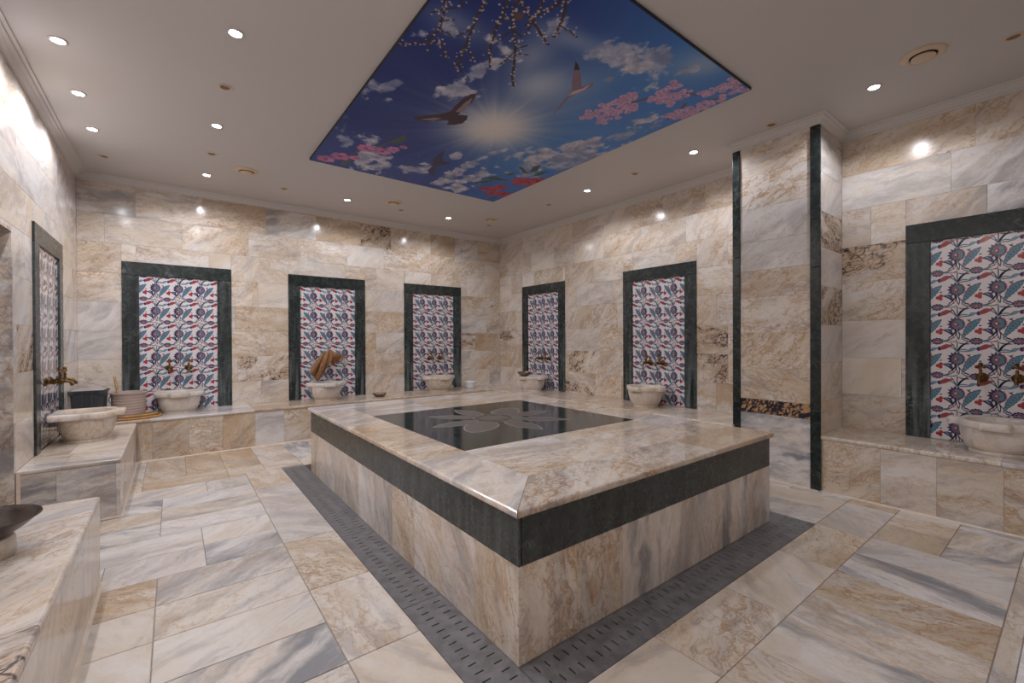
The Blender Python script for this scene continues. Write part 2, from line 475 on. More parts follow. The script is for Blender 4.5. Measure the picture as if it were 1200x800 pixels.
# pale caulk line along the feet of benches and walls
def caulk(i, pts, nx, ny, wd=.016, z=0.0):
    b = MB()
    for p, q in zip(pts[:-1], pts[1:]):
        dx, dy = nx*wd, ny*wd
        b.add([(p[0], p[1], z-.002), (q[0], q[1], z-.002), (q[0]+dx, q[1]+dy, z-.002), (p[0]+dx, p[1]+dy, z-.002), (p[0], p[1], z+.009), (q[0], q[1], z+.009)],
              [(0, 1, 2, 3), (4, 5, 2, 3), (0, 3, 4), (1, 5, 2), (0, 4, 5, 1)])
    return struct('trim_%d' % i, b, 'grout_pale')
caulk(2, [(4.184, YF), (4.184, YP0)], -1, 0)
caulk(3, [(XL+.5, 5.934), (4.14, 5.934)], 0, -1)
caulk(4, [(-.305, 4.197), (-.305, 5.92)], 1, 0)
caulk(5, [(-.307, YF), (-.307, 3.096)], 1, 0)
caulk(8, [(XL+.02, 4.197), (-.305, 4.197)], 0, -1, .012)
caulk(9, [(XL+.02, 3.096), (-.307, 3.096)], 0, 1, .012)
caulk(6, [(XP, YP0), (XP, YP1)], -1, 0, .03)

# wall tiles ---------------------------------------------------------
PW, PTOP, FRW = 1.034, 2.14, .147            # tiled panels: outer width, top, frame width
PANEL_B = [.064, 1.748, 3.400]
PANEL_R = [5.360, 3.226, .376]
PANEL_L = 5.19
zb = [.40, .725, 1.045, 1.36, 1.68, 2.0, 2.33, 2.64, 2.975, ZC]
zr = [.40, .755, 1.077, 1.400, 1.736, 2.047, 2.372, 2.677, 2.99, ZC]
holes = [(c-PW/2, c+PW/2, 0, PTOP) for c in PANEL_B]
def st_back(x, z):
    if z > 2.64: return ('gold', 'cream', 'tan', 'lilac') if x > -.2 else ('lilac', 'white')
    if z > 1.6: return ('cream', 'gold', 'gold', 'cream', 'plain')
    return ('tan', 'gold', 'gold', 'cream', 'white', 'lilac')
wall_tiles(wall_back, 0, YB, R_BACK, XL, XR, [zb[0]] + zb[1:], holes, st_back, 3,
           [(-.7, 1.2, 'white'), (-.7, 1.85, 'rust'), (-.7, 2.8, 'lilac'), (.75, .9, 'white'), (1.1, .9, 'tan'), (1.1, .75, 'dark'), (4.2, 1.2, 'dark'), (2.5, 2.8, 'dark'), (4.5, .6, 'white'), (4.2, .6, 'plain'),
            (2.6, 1.5, 'tan'), (2.6, .9, 'gold'), (2.6, 1.85, 'white'), (.8, 1.5, 'tan'), (1.1, 1.2, 'tan')], -1)
def st_right(y, z):
    if y < 1.35: return ('cream', 'gold', 'white', 'cream')
    if z > 1.7: return ('cream', 'gold', 'plain', 'cream')
    return ('gold', 'tan', 'cream', 'tan')
wall_tiles(wall_right, 1, XR, R_RIGHT, YP1, YB, zr, [(c-PW/2, c+PW/2, 0, PTOP) for c in PANEL_R[:2]], st_right, 5,
           [(4.3, .6, 'dark'), (4.6, .9, 'dark'), (2.4, 1.25, 'dark'), (2.4, .9, 'dark'), (6.2, .6, 'plain'), (4.4, 1.25, 'white'), (4.0, 1.6, 'gold'), (4.5, 1.6, 'gold'), (4.4, 1.9, 'white'), (3.4, 2.85, 'rust'), (6.1, 1.25, 'dark')], -1)
wall_tiles(wall_right, 1, XR, R_RIGHT, YF+.5, YP0, zr, [(PANEL_R[2]-PW/2, PANEL_R[2]+PW/2, 0, PTOP)], st_right, 8,
           [(1.1, 1.9, 'dark'), (1.1, 2.2, 'cream'), (1.1, 2.5, 'white'), (.5, 2.5, 'white'), (.6, 2.25, 'lilac'), (.2, 2.25, 'grey'), (.5, 2.8, 'gold'), (1.1, 2.8, 'gold'), (1.1, 1.6, 'gold'), (1.1, 1.2, 'plain'), (1.1, .9, 'plain'), (1.1, .6, 'gold')], -1)
def st_left(y, z):
    return ('white', 'white', 'white', 'plain') if z > 1.9 else ('cream', 'plain', 'white')
zl = [.40, .72, 1.04, 1.36, 1.68, 1.99, 2.285, 2.60, 2.92, ZC]
wall_tiles(wall_left, 1, XL, R_LEFT, 2.3, YB, zl, [(PANEL_L-PW/2-.015, PANEL_L+PW/2+.03, 0, PTOP-.01), (DO0, DO1, 0, 1.965)], st_left, 9, [(4.4, 1.2, 'dark'), (6.2, 2.3, 'lilac')], 1)
wall_tiles(wall_left, 1, XL, R_LEFT, YF, 2.3, zl, [], st_left, 19, [], 1)
# pillar: dark green corner strips, one column of slabs between, tiles on the near return
for (z0, z1, s_) in ((0, .574, 'grey'), (.574, .70, 'dark'), (.70, .985, 'gold'), (.985, 1.30, 'gold'), (1.30, 1.62, 'gold'), (1.62, 1.86, 'gold'), (1.86, 2.12, 'white'), (2.12, 2.42, 'white'), (2.42, 2.72, 'rust'), (2.72, ZC, 'rust')):
    c = sty([s_])
    if s_ == 'grey': c = (.15, 1., .3, 0)
    if s_ == 'dark': c = (.7, .1, 1., 2.6)
    if s_ == 'rust': c = (.35, .12, 1., .12)
    tile(wp, (XP+WT, 1.667, (z0+z1)/2), .566, z1-z0, R_RIGHT, c)
for (z0, z1, s_) in ((.40, .72, 'plain'), (.72, 1.04, 'cream'), (1.04, 1.36, 'white'), (1.36, 1.68, 'dark'), (1.68, 2.0, 'white'), (2.0, 2.3, 'dark'), (2.3, 2.62, 'white'), (2.62, ZC, 'lilac')):
    tile(wp, ((XP+XR)/2+.006, YP0+WT, (z0+z1)/2), XR-XP-.014, z1-z0, R_FRONT, sty([s_]))
for (z0, z1) in ((0, 1.05), (1.05, 2.2), (2.2, ZC)):
    tile(wp, ((XP+XR)/2, YP1-WT, (z0+z1)/2), XR-XP, z1-z0, (PI/2, 0, PI), sty(['cream']))
for y0, y1 in ((1.310, 1.384), (1.950, 2.018)):
    for z0, z1 in ((0, .66), (.66, 1.83), (1.83, 2.225), (2.225, 2.986)):
        if y0 > 1.5 and z0 > 1: 
            if z0 < 2: z0, z1 = 1.83, 2.0
            else: z0 = 2.0
        b = MB().box((XP-.010, y0, z0+.0008), (XP+WT, y1, z1-.0008))
        o = b.obj('corner_strip', M['green'], wp, color=(.15, 0, 0, 1))
        bv = o.modifiers.new('edge', 'BEVEL'); bv.width = .004; bv.segments = 2

# cornice ------------------------------------------------------------
def cornice(i, a, b, nx, ny, ea=0, eb=0):
    """moulding along the wall from a to b, (nx, ny) points into the room; ea/eb = mitre sign at each end"""
    prof = [(0, 0), (.012, 0), (.016, .012), (.030, .018), (.040, .032), (.056, .040), (.060, .050), (.078, .052), (.080, .062), (0, .062)]
    d = (Vector(b)-Vector(a)).normalized()
    ra, rb = [], []
    for (u, z) in prof:
        ra.append((a[0]+nx*u+d.x*u*ea, a[1]+ny*u+d.y*u*ea, ZK+z)); rb.append((b[0]+nx*u-d.x*u*eb, b[1]+ny*u-d.y*u*eb, ZK+z))
    struct('trim_%d' % i, MB().rings([ra, rb]), 'cornice')
cornice(10, (XL, YB), (XR, YB), 0, -1, 1, 1)
cornice(11, (XL, YF), (XL, YB), 1, 0, 1, 1)
cornice(12, (XR, YB), (XR, YP1), -1, 0, 1, 1)
cornice(13, (XR, YP1), (XP, YP1), 0, 1, 1, -1)
cornice(14, (XP, YP1), (XP, YP0), -1, 0, -1, -1)
cornice(15, (XP, YP0), (XR, YP0), 0, -1, -1, 1)
cornice(16, (XR, YP0), (XR, YF), -1, 0, 1, 1)

# doorway in the left wall: stone reveals, lintel soffit, a door leaf standing back
def slab(name, a, b, color, mat='marble'):
    o = MB().box(a, b).obj(name, M[mat], color=color); return tag(o, kind='structure')
tag(MB().box((XL, 4.189, .0), (XL+.018, 4.1965, .405)).obj('trim_7', M['grout_pale']), kind='structure')
slab('trim_20', (XL-.30, DO1-.02, 0), (XL+.002, DO1, DOZ), (.25, .9, .7, .35))
slab('trim_21', (XL-.30, DO0, 0), (XL+.002, DO0+.02, DOZ), (.25, .9, .7, .35))
slab('trim_22', (XL-.30, DO0+.02, DOZ-.02), (XL+.002, DO1-.02, DOZ), (.25, .9, .7, .35))
door = tag(MB().box((XL-.29, DO0+.021, .004), (XL-.25, DO1-.021, DOZ-.021)).obj('door_1', M['door']), kind='structure')
MB().tube([(XL-.25, 3.24, 1.0), (XL-.20, 3.24, 1.0), (XL-.20, 3.36, 1.0)], .009, 8).obj('door_handle', M['brass'], door, smooth=True)

# ================================================================== TILED PANELS
def spindle(p0, p1, wd, bend=0., n=9, tip=1.):
    a, b = Vector(p0), Vector(p1); d = b-a; nr = Vector((-d.y, d.x)).normalized()
    L, R = [], []
    for i in range(n+1):
        s = i/n; c = a+d*s+nr*bend*math.sin(PI*s); h = wd*math.sin(PI*s**tip)
        L.append(c+nr*h); R.append(c-nr*h)
    return [tuple(q) for q in L+R[::-1][1:-1]]
def ellip(c, a, b, n=14, ang=0.):
    return [(c[0]+a*math.cos(2*PI*k/n)*math.cos(ang)-b*math.sin(2*PI*k/n)*math.sin(ang), c[1]+a*math.cos(2*PI*k/n)*math.sin(ang)+b*math.sin(2*PI*k/n)*math.cos(ang)) for k in range(n)]
def star(c, ro, ri, n, a0=0., asp=.92):
    return [(c[0]+(ro if k % 2 == 0 else ri)*math.cos(a0+PI*k/n), c[1]+(ro if k % 2 == 0 else ri)*asp*math.sin(a0+PI*k/n)) for k in range(2*n)]
def stroke(pts, wd):
    L, R = [], []
    for i, p in enumerate(pts):
        a = Vector(pts[max(0, i-1)]); b = Vector(pts[min(len(pts)-1, i+1)]); d = (b-a).normalized(); nr = Vector((-d.y, d.x))*wd*(1 if 0 < i < len(pts)-1 else .5)
        L.append((p[0]+nr.x, p[1]+nr.y)); R.append((p[0]-nr.x, p[1]-nr.y))
    return L+R[::-1]
def bez(p0, p1, p2, n=6):
    return [((1-s)**2*p0[0]+2*s*(1-s)*p1[0]+s*s*p2[0], (1-s)**2*p0[1]+2*s*(1-s)*p1[1]+s*s*p2[1]) for s in [i/n for i in range(n+1)]]
ART = []          # (layer, colour, polygon) in unit tile coordinates
def A(l, c, p): ART.append((l, c, p))
# stems
for q in (((0, .34), (-.10, .20), (-.26, .04)), ((0, .34), (.11, .22), (.05, .06)), ((0, .36), (-.08, .14), (-.22, .13)), ((.02, .70), (.10, .86), (.26, .99)), ((0, .70), (-.04, .86), (-.16, .98)),
          ((0, .72), (.03, .9), (0, 1.06)), ((.13, .10), (.22, .01), (.36, .02)), ((.62, .02), (.78, .0), (.95, .16)), ((.0, 1.04), (-.10, .98), (-.32, 1.02)), ((.05, .72), (.2, .72), (.36, .74)), ((.02, .32), (.16, .10), (.34, .06)),
          ((.95, .16), (.99, .22), (1.0, .36)), ((-.04, .34), (-.02, .2), (.06, .06)), ((.30, .98), (.18, .92), (.03, .98))):
    A(1, 'navy', stroke(bez(*q), .0125))
for q in (((0, .72), (.12, .82), (.30, .76)), ((.02, .74), (.1, .94), (.24, .95)), ((-.02, .74), (-.08, .84), (-.20, .88)), ((.02, .76), (.16, .98), (.34, .94)), ((-.01, .34), (-.05, .24), (-.13, .22))):
    A(1, 'teal', stroke(bez(*q), .017))
# saz leaf, broad above the middle, with a toothed edge
def saz(p0, p1, wd, teeth=0., n=16):
    a_, b_ = Vector(p0), Vector(p1); d = b_-a_; nr = Vector((-d.y, d.x)).normalized(); L, R_ = [], []
    for i in range(n+1):
        s = i/n; c_ = a_+d*s+nr*.05*math.sin(PI*s); h = wd*math.sin(PI*s**1.25)**.85 if 0 < s < 1 else 0
        h *= 1+(teeth if i % 2 else -teeth)
        L.append(c_+nr*h); R_.append(c_-nr*h*.9)
    return [tuple(q) for q in L+R_[::-1][1:-1]]
A(2, 'navy', saz((.11, .07), (.615, .665), .112, .09)); A(3, 'teal', saz((.12, .082), (.605, .652), .096, .08)); A(4, 'navy', spindle((.14, .11), (.55, .60), .010, .05))
for s in (.15, .27, .39, .51, .63, .75, .87): A(5, 'pink', ellip((.12+.47*s-.038*math.sin(PI*s), .085+.55*s+.031*math.sin(PI*s)), .017, .014, 8))
# little red flower and bud
for c_ in ((.50, .30), (.585, .35), (.575, .265)): A(4, 'red', ellip(c_, .058, .052, 10))
A(5, 'rose', ellip((.55, .335), .03, .026, 8))
A(2, 'teal', ellip((.30, .44), .055, .05, 10)); A(3, 'red', ellip((.325, .515), .048, .050, 10)); A(2, 'navy', spindle((.24, .64), (.37, .57), .018))
A(3, 'navy', spindle((.54, .45), (.63, .47), .018)); A(2, 'navy', spindle((.28, .60), (.36, .66), .012))
# tulip
TUL = (.045, .055)
sh = lambda P: [(x+TUL[0], y+TUL[1]) for x, y in P]
A(2, 'navy', sh(ellip((.505, .75), .060, .060, 12))); A(3, 'rose', sh([(.52, .70), (.66, .735), (.78, .80), (.90, .875), (.76, .87), (.67, .885), (.59, .85), (.53, .81)]))
A(4, 'red', sh(spindle((.56, .76), (.74, .82), .020))); A(2, 'teal', sh(spindle((.22, .66), (.47, .77), .046, .02))); A(3, 'dusty', sh(spindle((.28, .70), (.44, .77), .028, .01)))
# medallion
A(2, 'navy', star((.49, .02), .185, .150, 11, .0, .58)); A(3, 'dusty', ellip((.49, .02), .118, .060)); A(4, 'navy', ellip((.49, .02), .098, .047)); A(5, 'red', ellip((.49, .02), .074, .036)); A(6, 'pink', ellip((.49, .02), .030, .016, 8))
A(2, 'navy', spindle((.16, .10), (.36, .04), .020, .02)); A(2, 'teal', spindle((.62, .04), (.82, .08), .022, -.02))
# navy leaf
A(2, 'navy', spindle((.60, .345), (.92, .14), .060, .085)); A(3, 'dusty', spindle((.68, .36), (.84, .27), .018, .02))
A(3, 'red', ellip((.92, .125), .026, .024, 8)); A(3, 'red', ellip((-.25, .05), .022, .02, 8)); A(3, 'red', ellip((.25, .99), .022, .02, 8))
# carnation
A(3, 'navy', star((-.02, .51), .245, .17, 13, PI)); A(4, 'plum', ellip((.03, .505), .175, .165, 18)); A(5, 'teal', star((.02, .505), .155, .125, 11, .2))
A(6, 'rose', star((-.01, .51), .145, .07, 9, .1)); A(7, 'teal', ellip((.08, .57), .062, .040, 10, .4)); A(7, 'teal', ellip((.09, .445), .058, .034, 10, -.4)); A(7, 'navy', star((-.03, .51), .085, .04, 7, .3)); A(8, 'pink', ellip((-.03, .51), .042, .036, 10)); A(9, 'white', ellip((-.03, .51), .018, .015, 8))
for k in range(9): A(7, 'red', ellip((.19*math.cos(-1.2+k*.3)+.02, .505+.165*math.sin(-1.2+k*.3)), .018, .016, 6))

def clip(poly, ax, val, keep_ge):
    out = []
    for i in range(len(poly)):
        a, b = poly[i-1], poly[i]
        ia = (a[ax] >= val) if keep_ge else (a[ax] <= val); ib = (b[ax] >= val) if keep_ge else (b[ax] <= val)
        if ia != ib:
            s = (val-a[ax])/(b[ax]-a[ax]); out.append((a[0]+(b[0]-a[0])*s, a[1]+(b[1]-a[1])*s))
        if ib: out.append(b)
    return out
TW, TH, TT = .21, .265, .008
_glazed = {}
def glazed_mesh(u0, u1, v0, v1, flip):
    k = (u0, u1, v0, v1, flip)
    if k in _glazed: return _glazed[k]
    names = list(GC); g = .0007
    X = lambda u: (u-(u0+u1)/2)*TW
    Y = lambda v: (v-(v0+v1)/2)*TH
    wd, ht = (u1-u0)*TW/2-g, (v1-v0)*TH/2-g
    vs, fs, ms = [], [], []
    for (x, y, z) in ((wd, ht, 0), (wd, ht, TT-.001), (wd-.001, ht-.001, TT)): vs += [(-x, -y, z), (x, -y, z), (x, y, z), (-x, y, z)]
    for r in (0, 4):
        for i in range(4): j = (i+1) % 4; fs.append((r+i, r+j, r+4+j, r+4+i))
    fs.append((8, 9, 10, 11)); ms += [0]*9
    eu, ev = .006, .005
    for (l, c, poly) in ART:
        for du in (-1, 0, 1):
            for dv in (-1, 0, 1):
                q = [((1-(x+du)) if flip else (x+du), y+dv) for x, y in poly]
                if max(p[0] for p in q) < u0 or min(p[0] for p in q) > u1 or max(p[1] for p in q) < v0 or min(p[1] for p in q) > v1: continue
                for ax, val, ge in ((0, u0+eu, True), (0, u1-eu, False), (1, v0+ev, True), (1, v1-ev, False)):
                    q = clip(q, ax, val, ge)
                    if len(q) < 3: break
                if len(q) < 3: continue
                area = sum(q[i-1][0]*q[i][1]-q[i][0]*q[i-1][1] for i in range(len(q)))
                if abs(area) < 2e-5: continue
                if area < 0: q = q[::-1]
                n = len(vs); vs += [(X(x), Y(y), TT+.00006*l) for x, y in q]; fs.append(tuple(range(n, n+len(q)))); ms.append(names.index(c))
    m = mesh('glazed_tile', vs, fs)
    for nme in names: m.materials.append(M['gl_'+nme])
    m.polygons.foreach_set('material_index', ms)
    _glazed[k] = m
    return m

def panel(label, loc, rz, bottom, flip, group=None, top=PTOP):
    """local x to the viewer's right, y into the wall, z up; origin on the wall face at the bench"""
    e = thing('tiled_panel', label, 'tiled panel', (loc[0], loc[1], bottom), rz, group)
    hgt = top-bottom
    R = (PI/2, 0, 0)
    def fr(cx, cz, wd, ht, rot2=0):
        m = tile_mesh(wd-.001, ht-.001, WT+.012, .002, 'frame_slab')
        o = link('frame_slab', m, e, (cx, WT, cz), R, M['green'], (random.uniform(.75, 1.), 0, 0, 1))
    jh = hgt-.150
    fr(-PW/2+FRW/2, jh/2, FRW, jh); fr(PW/2-FRW/2, jh/2, FRW, jh)
    lin_ = link('frame_slab', tile_mesh(PW-.001, .149, WT+.012, .002, 'frame_slab'), e, (0, WT, hgt-.075), R, M['green'], (.1, 0, 0, 1))
    iw = PW-2*FRW
    us = [(.30, 1.), (0., 1.), (0., 1.), (0., .80)]
    if flip: us = [(1-b, 1-a) for a, b in us[::-1]]
    x = -iw/2
    sc = iw/(3.5*TW)
    for (u0, u1) in us:
        wd = (u1-u0)*TW*sc
        z = jh
        while z > .01:
            h = min(TH, z); v0 = 1-h/TH
            if v0 < .005: v0 = 0.
            m = glazed_mesh(round(u0, 3), round(u1, 3), round(v0, 3), 1., flip)
            o = link('glazed_tile', m, e, (x+wd/2, WT-.001, z-h/2), R)
            o.scale = (sc, 1, 1)
            z -= h
        x += wd
    return e
PB = .437
panel('tall flower-tiled panel in green marble frame on the left side wall behind the large basin', (XL, PANEL_L), PI/2, .418, False, top=2.128)
panel('flower-tiled panel in green marble frame on back wall, leftmost, beside the beige bucket', (PANEL_B[0], YB), 0, PB, False)
panel('flower-tiled panel in green marble frame on back wall with a brown cloth hanging before it', (PANEL_B[1], YB), 0, PB, True)
panel('flower-tiled panel in green marble frame on back wall next to the white plastic tub', (PANEL_B[2], YB), 0, PB, True)
panel('narrow-looking flower-tiled panel on right wall nearest the far corner, above basin with metal bowl', (XR, PANEL_R[0]), -PI/2, .447, True)
panel('flower-tiled panel on right wall just left of the pillar with green strips', (XR, PANEL_R[1]), -PI/2, .447, True)
panel('largest flower-tiled panel, at the right edge of the photo right of the pillar', (XR, PANEL_R[2]), -PI/2, .455, False, top=2.16)

# ================================================================== BENCHES
def rotm(rz, spin=0.):
    return (Matrix.Rotation(rz, 3, 'Z') @ Matrix.Rotation(PI/2, 3, 'X') @ Matrix.Rotation(spin, 3, 'Z')).to_euler()
def poly_slab(name, poly, z0, z1, outer, parent, color, mat='marble', r=.011, gap=.0009):
    """flat stone slab; edges of the outline for which outer(p, q) holds get a rounded nose"""
    n = len(poly); cx = sum(p[0] for p in poly)/n; cy = sum(p[1] for p in poly)/n
    P = [Vector(p) for p in poly]; Q = []
    for i in range(n):                               # inset by the joint
        a, b, c = P[i-1], P[i], P[(i+1) % n]
        d1, d2 = (b-a).normalized(), (c-b).normalized()
        n1, n2 = Vector((-d1.y, d1.x)), Vector((-d2.y, d2.x))
        k = (n1+n2); k = k/max(.2, k.dot(k))*2
        Q.append(b + k*gap)
    bm = bmesh.new()
    lo = [bm.verts.new((p.x-cx, p.y-cy, 0)) for p in Q]; hi = [bm.verts.new((p.x-cx, p.y-cy, z1-z0)) for p in Q]
    bm.faces.new(lo[::-1]); bm.faces.new(hi)
    sel = []
    for i in range(n):
        j = (i+1) % n
        bm.faces.new((lo[i], lo[j], hi[j], hi[i]))
    bm.edges.ensure_lookup_table()
    for i in range(n):
        j = (i+1) % n
        if outer(poly[i], poly[j]):
            for a, b in ((hi[i], hi[j]), (lo[i], lo[j])):
                sel.append(bm.edges.get((a, b)))
        if outer(poly[i], poly[j]) and outer(poly[i-1], poly[i]): sel.append(bm.edges.get((lo[i], hi[i])))
    if sel: bmesh.ops.bevel(bm, geom=sel, offset=r, segments=3, affect='EDGES', profile=.5)
    bmesh.ops.recalc_face_normals(bm, faces=bm.faces)
    m = bpy.data.meshes.new(name); bm.to_mesh(m); bm.free()
    return link(name, m, parent, (cx, cy, z0), (0, 0, 0), M[mat], color)

def bench(label, x0, x1, y0, y1, h, faces, slabs, nose=.018, tk=.032, cols=('cream', 'gold', 'plain'), group='built-in marble benches'):
    """faces: list of (side, joints) with side in W E S N, slabs: list of (x0, x1, y0, y1, style)"""
    e = thing('marble_bench', label, 'bench', ((x0+x1)/2, (y0+y1)/2, 0), 0, group)
    ox, oy = e.location.x, e.location.y
    sides = {s for s, _ in faces}
    G = .0018
    if x0 == XL: x0 += G
    if x1 == XR: x1 -= G
    if y1 == YB: y1 -= G
    ax0 = x0+(WT if 'W' in sides else 0); ax1 = x1-(WT if 'E' in sides else 0); ay0 = y0+(WT if 'S' in sides else 0); ay1 = y1-(WT if 'N' in sides else 0)
    MB().box((ax0-ox, ay0-oy, 0), (ax1-ox, ay1-oy, h-tk)).obj('core', M['grout_pale'], e)
    for s, js in faces:
        for k, (a, b) in enumerate(seq(js)):
            if isinstance(b, tuple): continue
            c = sty([random.choice(cols)])
            wd, ht = b-a, h-tk
            if s == 'W': loc, rz = (x0+WT-ox, (a+b)/2-oy, ht/2), -PI/2
            if s == 'E': loc, rz = (x1-WT-ox, (a+b)/2-oy, ht/2), PI/2
            if s == 'S': loc, rz = ((a+b)/2-ox, y0+WT-oy, ht/2), 0
            if s == 'N': loc, rz = ((a+b)/2-ox, y1-WT-oy, ht/2), PI
            tile(e, loc, wd, ht, (PI/2, 0, rz), c, name='front_slab')
    tx0 = x0-(nose if 'W' in sides else 0); tx1 = x1+(nose if 'E' in sides else 0); ty0 = y0-(nose if 'S' in sides else 0); ty1 = y1+(nose if 'N' in sides else 0)
    def outer(p, q):
        for s, ax, v in (('W', 0, tx0-ox), ('E', 0, tx1-ox), ('S', 1, ty0-oy), ('N', 1, ty1-oy)):
            if s in sides and abs(p[ax]-v) < 1e-4 and abs(q[ax]-v) < 1e-4: return True
        return False
    for (a, b, c, d, st_) in slabs:
        a, b, c, d = max(a, tx0), min(b, tx1), max(c, ty0), min(d, ty1)
        col = st_ if isinstance(st_, tuple) else sty([st_])
        poly_slab('top_slab', [(a-ox, c-oy), (b-ox, c-oy), (b-ox, d-oy), (a-ox, d-oy)], h-tk, h, outer, e, col)
    return e
B9 = 9.
bench('low marble bench across the back wall carrying the three basins', XL, XR, 5.934, YB, .438,
      [('S', [-.305, -.179, .13, .437, .756, 1.061, 1.37, 1.68, 1.99, 2.3, 2.61, 2.92, 3.23, 3.54, 3.85, 4.14])],
      [(-B9, -.2, -B9, B9, 'tan'), (-.2, .75, -B9, B9, 'white'), (.75, 1.9, -B9, B9, 'tan'), (1.9, 3.0, -B9, B9, 'gold'), (3.0, 4.0, -B9, B9, 'tan'), (4.0, B9, -B9, B9, 'gold')], tk=.03, cols=('tan', 'gold', 'cream', 'white', 'tan'))
bench('marble bench along the right wall behind the central platform, ending at the pillar', 4.143, XR, YP1, 5.914, .440,
      [('W', [2.0, 2.6, 3.2, 3.8, 4.4, 5.0, 5.5, 5.914])], [(-B9, B9, -B9, 3.0, 'cream'), (-B9, B9, 3.0, 4.4, 'tan'), (-B9, B9, 4.4, B9, 'gold')], tk=.03)
bench('marble bench at far right, from the pillar to the picture edge', 4.184, XR, YF+.002, YP0-.001, .453,
      [('W', [YF+.01, -.6, -.3, .005, .314, .625, .932, 1.299])], [(-B9, B9, .324, B9, (.6, .12, .8, .1)), (-B9, B9, -B9, .324, 'white')], nose=.012, cols=('cream', 'gold', 'cream', 'lilac'))
bench('short marble bench block on the left under the large basin', XL, -.305, 4.197, 5.914, .411,
      [('S', [XL+.005, -.628, -.33, -.305]), ('E', [4.197, 4.62, 5.05, 5.48, 5.914])],
      [(-B9, -.6, -B9, 4.60, 'lilac'), (-.6, B9, -B9, 4.60, 'lilac'), (-B9, -.62, 4.60, B9, 'tan'), (-.62, B9, 4.60, 5.25, 'plain'), (-.62, B9, 5.25, B9, 'plain')], nose=.004, tk=.03, cols=('lilac', 'grey', 'white'))
bench('nearest marble bench at the lower left, with the dark metal bowl', XL, -.307, YF+.002, 3.096, .451,
      [('N', [XL+.005, -.56, -.307]), ('E', [YF+.01, -.4, .1, .6, 1.1, 1.6, 2.1, 2.6, 3.096])],
      [(-B9, B9, 1.80, 2.66, (.3, .3, .75, 0)), (-B9, B9, 2.66, B9, (.2, .3, .6, 0)), (-B9, B9, .9, 1.80, (.3, .3, .6, .9)), (-B9, B9, -B9, .9, 'cream')], nose=.004, tk=.035, cols=('plain', 'plain', 'cream'))

# ================================================================== CENTRAL PLATFORM
pf = thing('marble_platform', 'large marble platform mid-room with dark green band and flower inlay', 'platform', ((PX0+PX1)/2, (PY0+PY1)/2, 0))
ox, oy = pf.location.x, pf.location.y
Z1, Z2, Z3 = .380, .574, .606
MB().box((PX0+WT-ox, PY0+WT-oy, 0), (PX1-WT-ox, PY1-WT-oy, Z2-.002)).obj('core', M['grout_pale'], pf)
lj = [1.313, 1.62, 1.925, 2.23, 2.535, 2.84, 3.145, 3.45, 3.755, 4.06, 4.30, 4.504]
fj = [1.036, 1.352, 1.657, 1.961, 2.276, 2.584, 2.901, 3.225]
lst = ['gold', 'lilac', 'cream', 'gold', 'lilac', 'white', 'lilac', 'white', 'lilac', 'cream', 'gold']
fst = ['rust', 'rust', 'grey', 'lilac', 'lilac', 'grey', 'lilac']
def ptile(s, a, b, z0, z1, col, mat='marble', name='base_tile', spin=True):
    cz = (z0+z1)/2
    loc, rz = {'W': ((PX0+WT-ox, (a+b)/2-oy, cz), -PI/2), 'S': (((a+b)/2-ox, PY0+WT-oy, cz), 0), 'E': ((PX1-WT-ox, (a+b)/2-oy, cz), PI/2), 'N': (((a+b)/2-ox, PY1-WT-oy, cz), PI)}[s]
    if spin: tile(pf, loc, z1-z0, b-a, rotm(rz, PI/2), col, mat=mat, name=name)
    else: tile(pf, loc, b-a, z1-z0, rotm(rz), col, mat=mat, name=name)
for s, js, st_ in (('W', lj, lst), ('S', fj, fst), ('E', lj, lst[::-1]), ('N', fj, fst[::-1])):
    for k, (a, b) in enumerate(seq(js)):
        i0 = .0 if not (s in 'SN') else (WT*.0)
        ptile(s, a, b, 0, Z1, sty([st_[k]]))
for s, js in (('W', [1.313, 2.17, 2.878, 3.75, 4.504]), ('S', [1.036+.0165, 2.606, 3.225]), ('E', [1.313, 2.4, 3.5, 4.504]), ('N', [1.036, 2.1, 3.225])):
    for a, b in seq(js): ptile(s, a, b, Z1, Z2, (random.uniform(.7, .95) if s == 'W' else .45, 0, 0, 1), 'green', 'band_slab', False)
TX0, TX1, TY0, TY1 = 1.013, 3.250, 1.290, 4.528
IX0, IX1, IY0, IY1 = 1.330, 2.906, 2.186, 3.666
def pouter(p, q):
    for ax, v in ((0, TX0-ox), (0, TX1-ox), (1, TY0-oy), (1, TY1-oy)):
        if abs(p[ax]-v) < 1e-4 and abs(q[ax]-v) < 1e-4: return True
    return False
def ps(poly, st_):
    c = st_ if isinstance(st_, tuple) else sty([st_])
    poly_slab('top_slab', [(a-ox, b-oy) for a, b in poly], Z2, Z3, pouter, pf, c)
def pr(a, b, c, d, st_): ps([(a, c), (b, c), (b, d), (a, d)], st_)
ps([(TX0, TY0), (2.488, TY0), (2.488, 1.60), (1.325, 1.60)], (.5, .25, 1., .35))
pr(2.488, TX1, TY0, 1.585, (.85, .1, .9, .15))
ps([(TX0, TY0), (1.325, 1.60), (1.325, 2.16), (TX0, 2.16)], 'lilac')
pr(TX0, IX0, 2.16, 3.23, (.9, .1, 1., .2)); pr(TX0, IX0, 3.23, 4.22, 'lilac'); pr(TX0, 1.9, 4.22, TY1, 'white')
for p, q, st_ in ((1.325, 1.70, 'gold'), (1.70, 2.30, 'cream'), (2.30, 2.79, 'gold'), (2.79, TX1, 'rust')): pr(p, q, 1.60 if q < 2.48 else 1.585, 1.872, st_) if not (p < 2.488 < q) else ps([(p, 1.60), (2.488, 1.60), (2.488, 1.585), (q, 1.585), (q, 1.872), (p, 1.872)], st_)
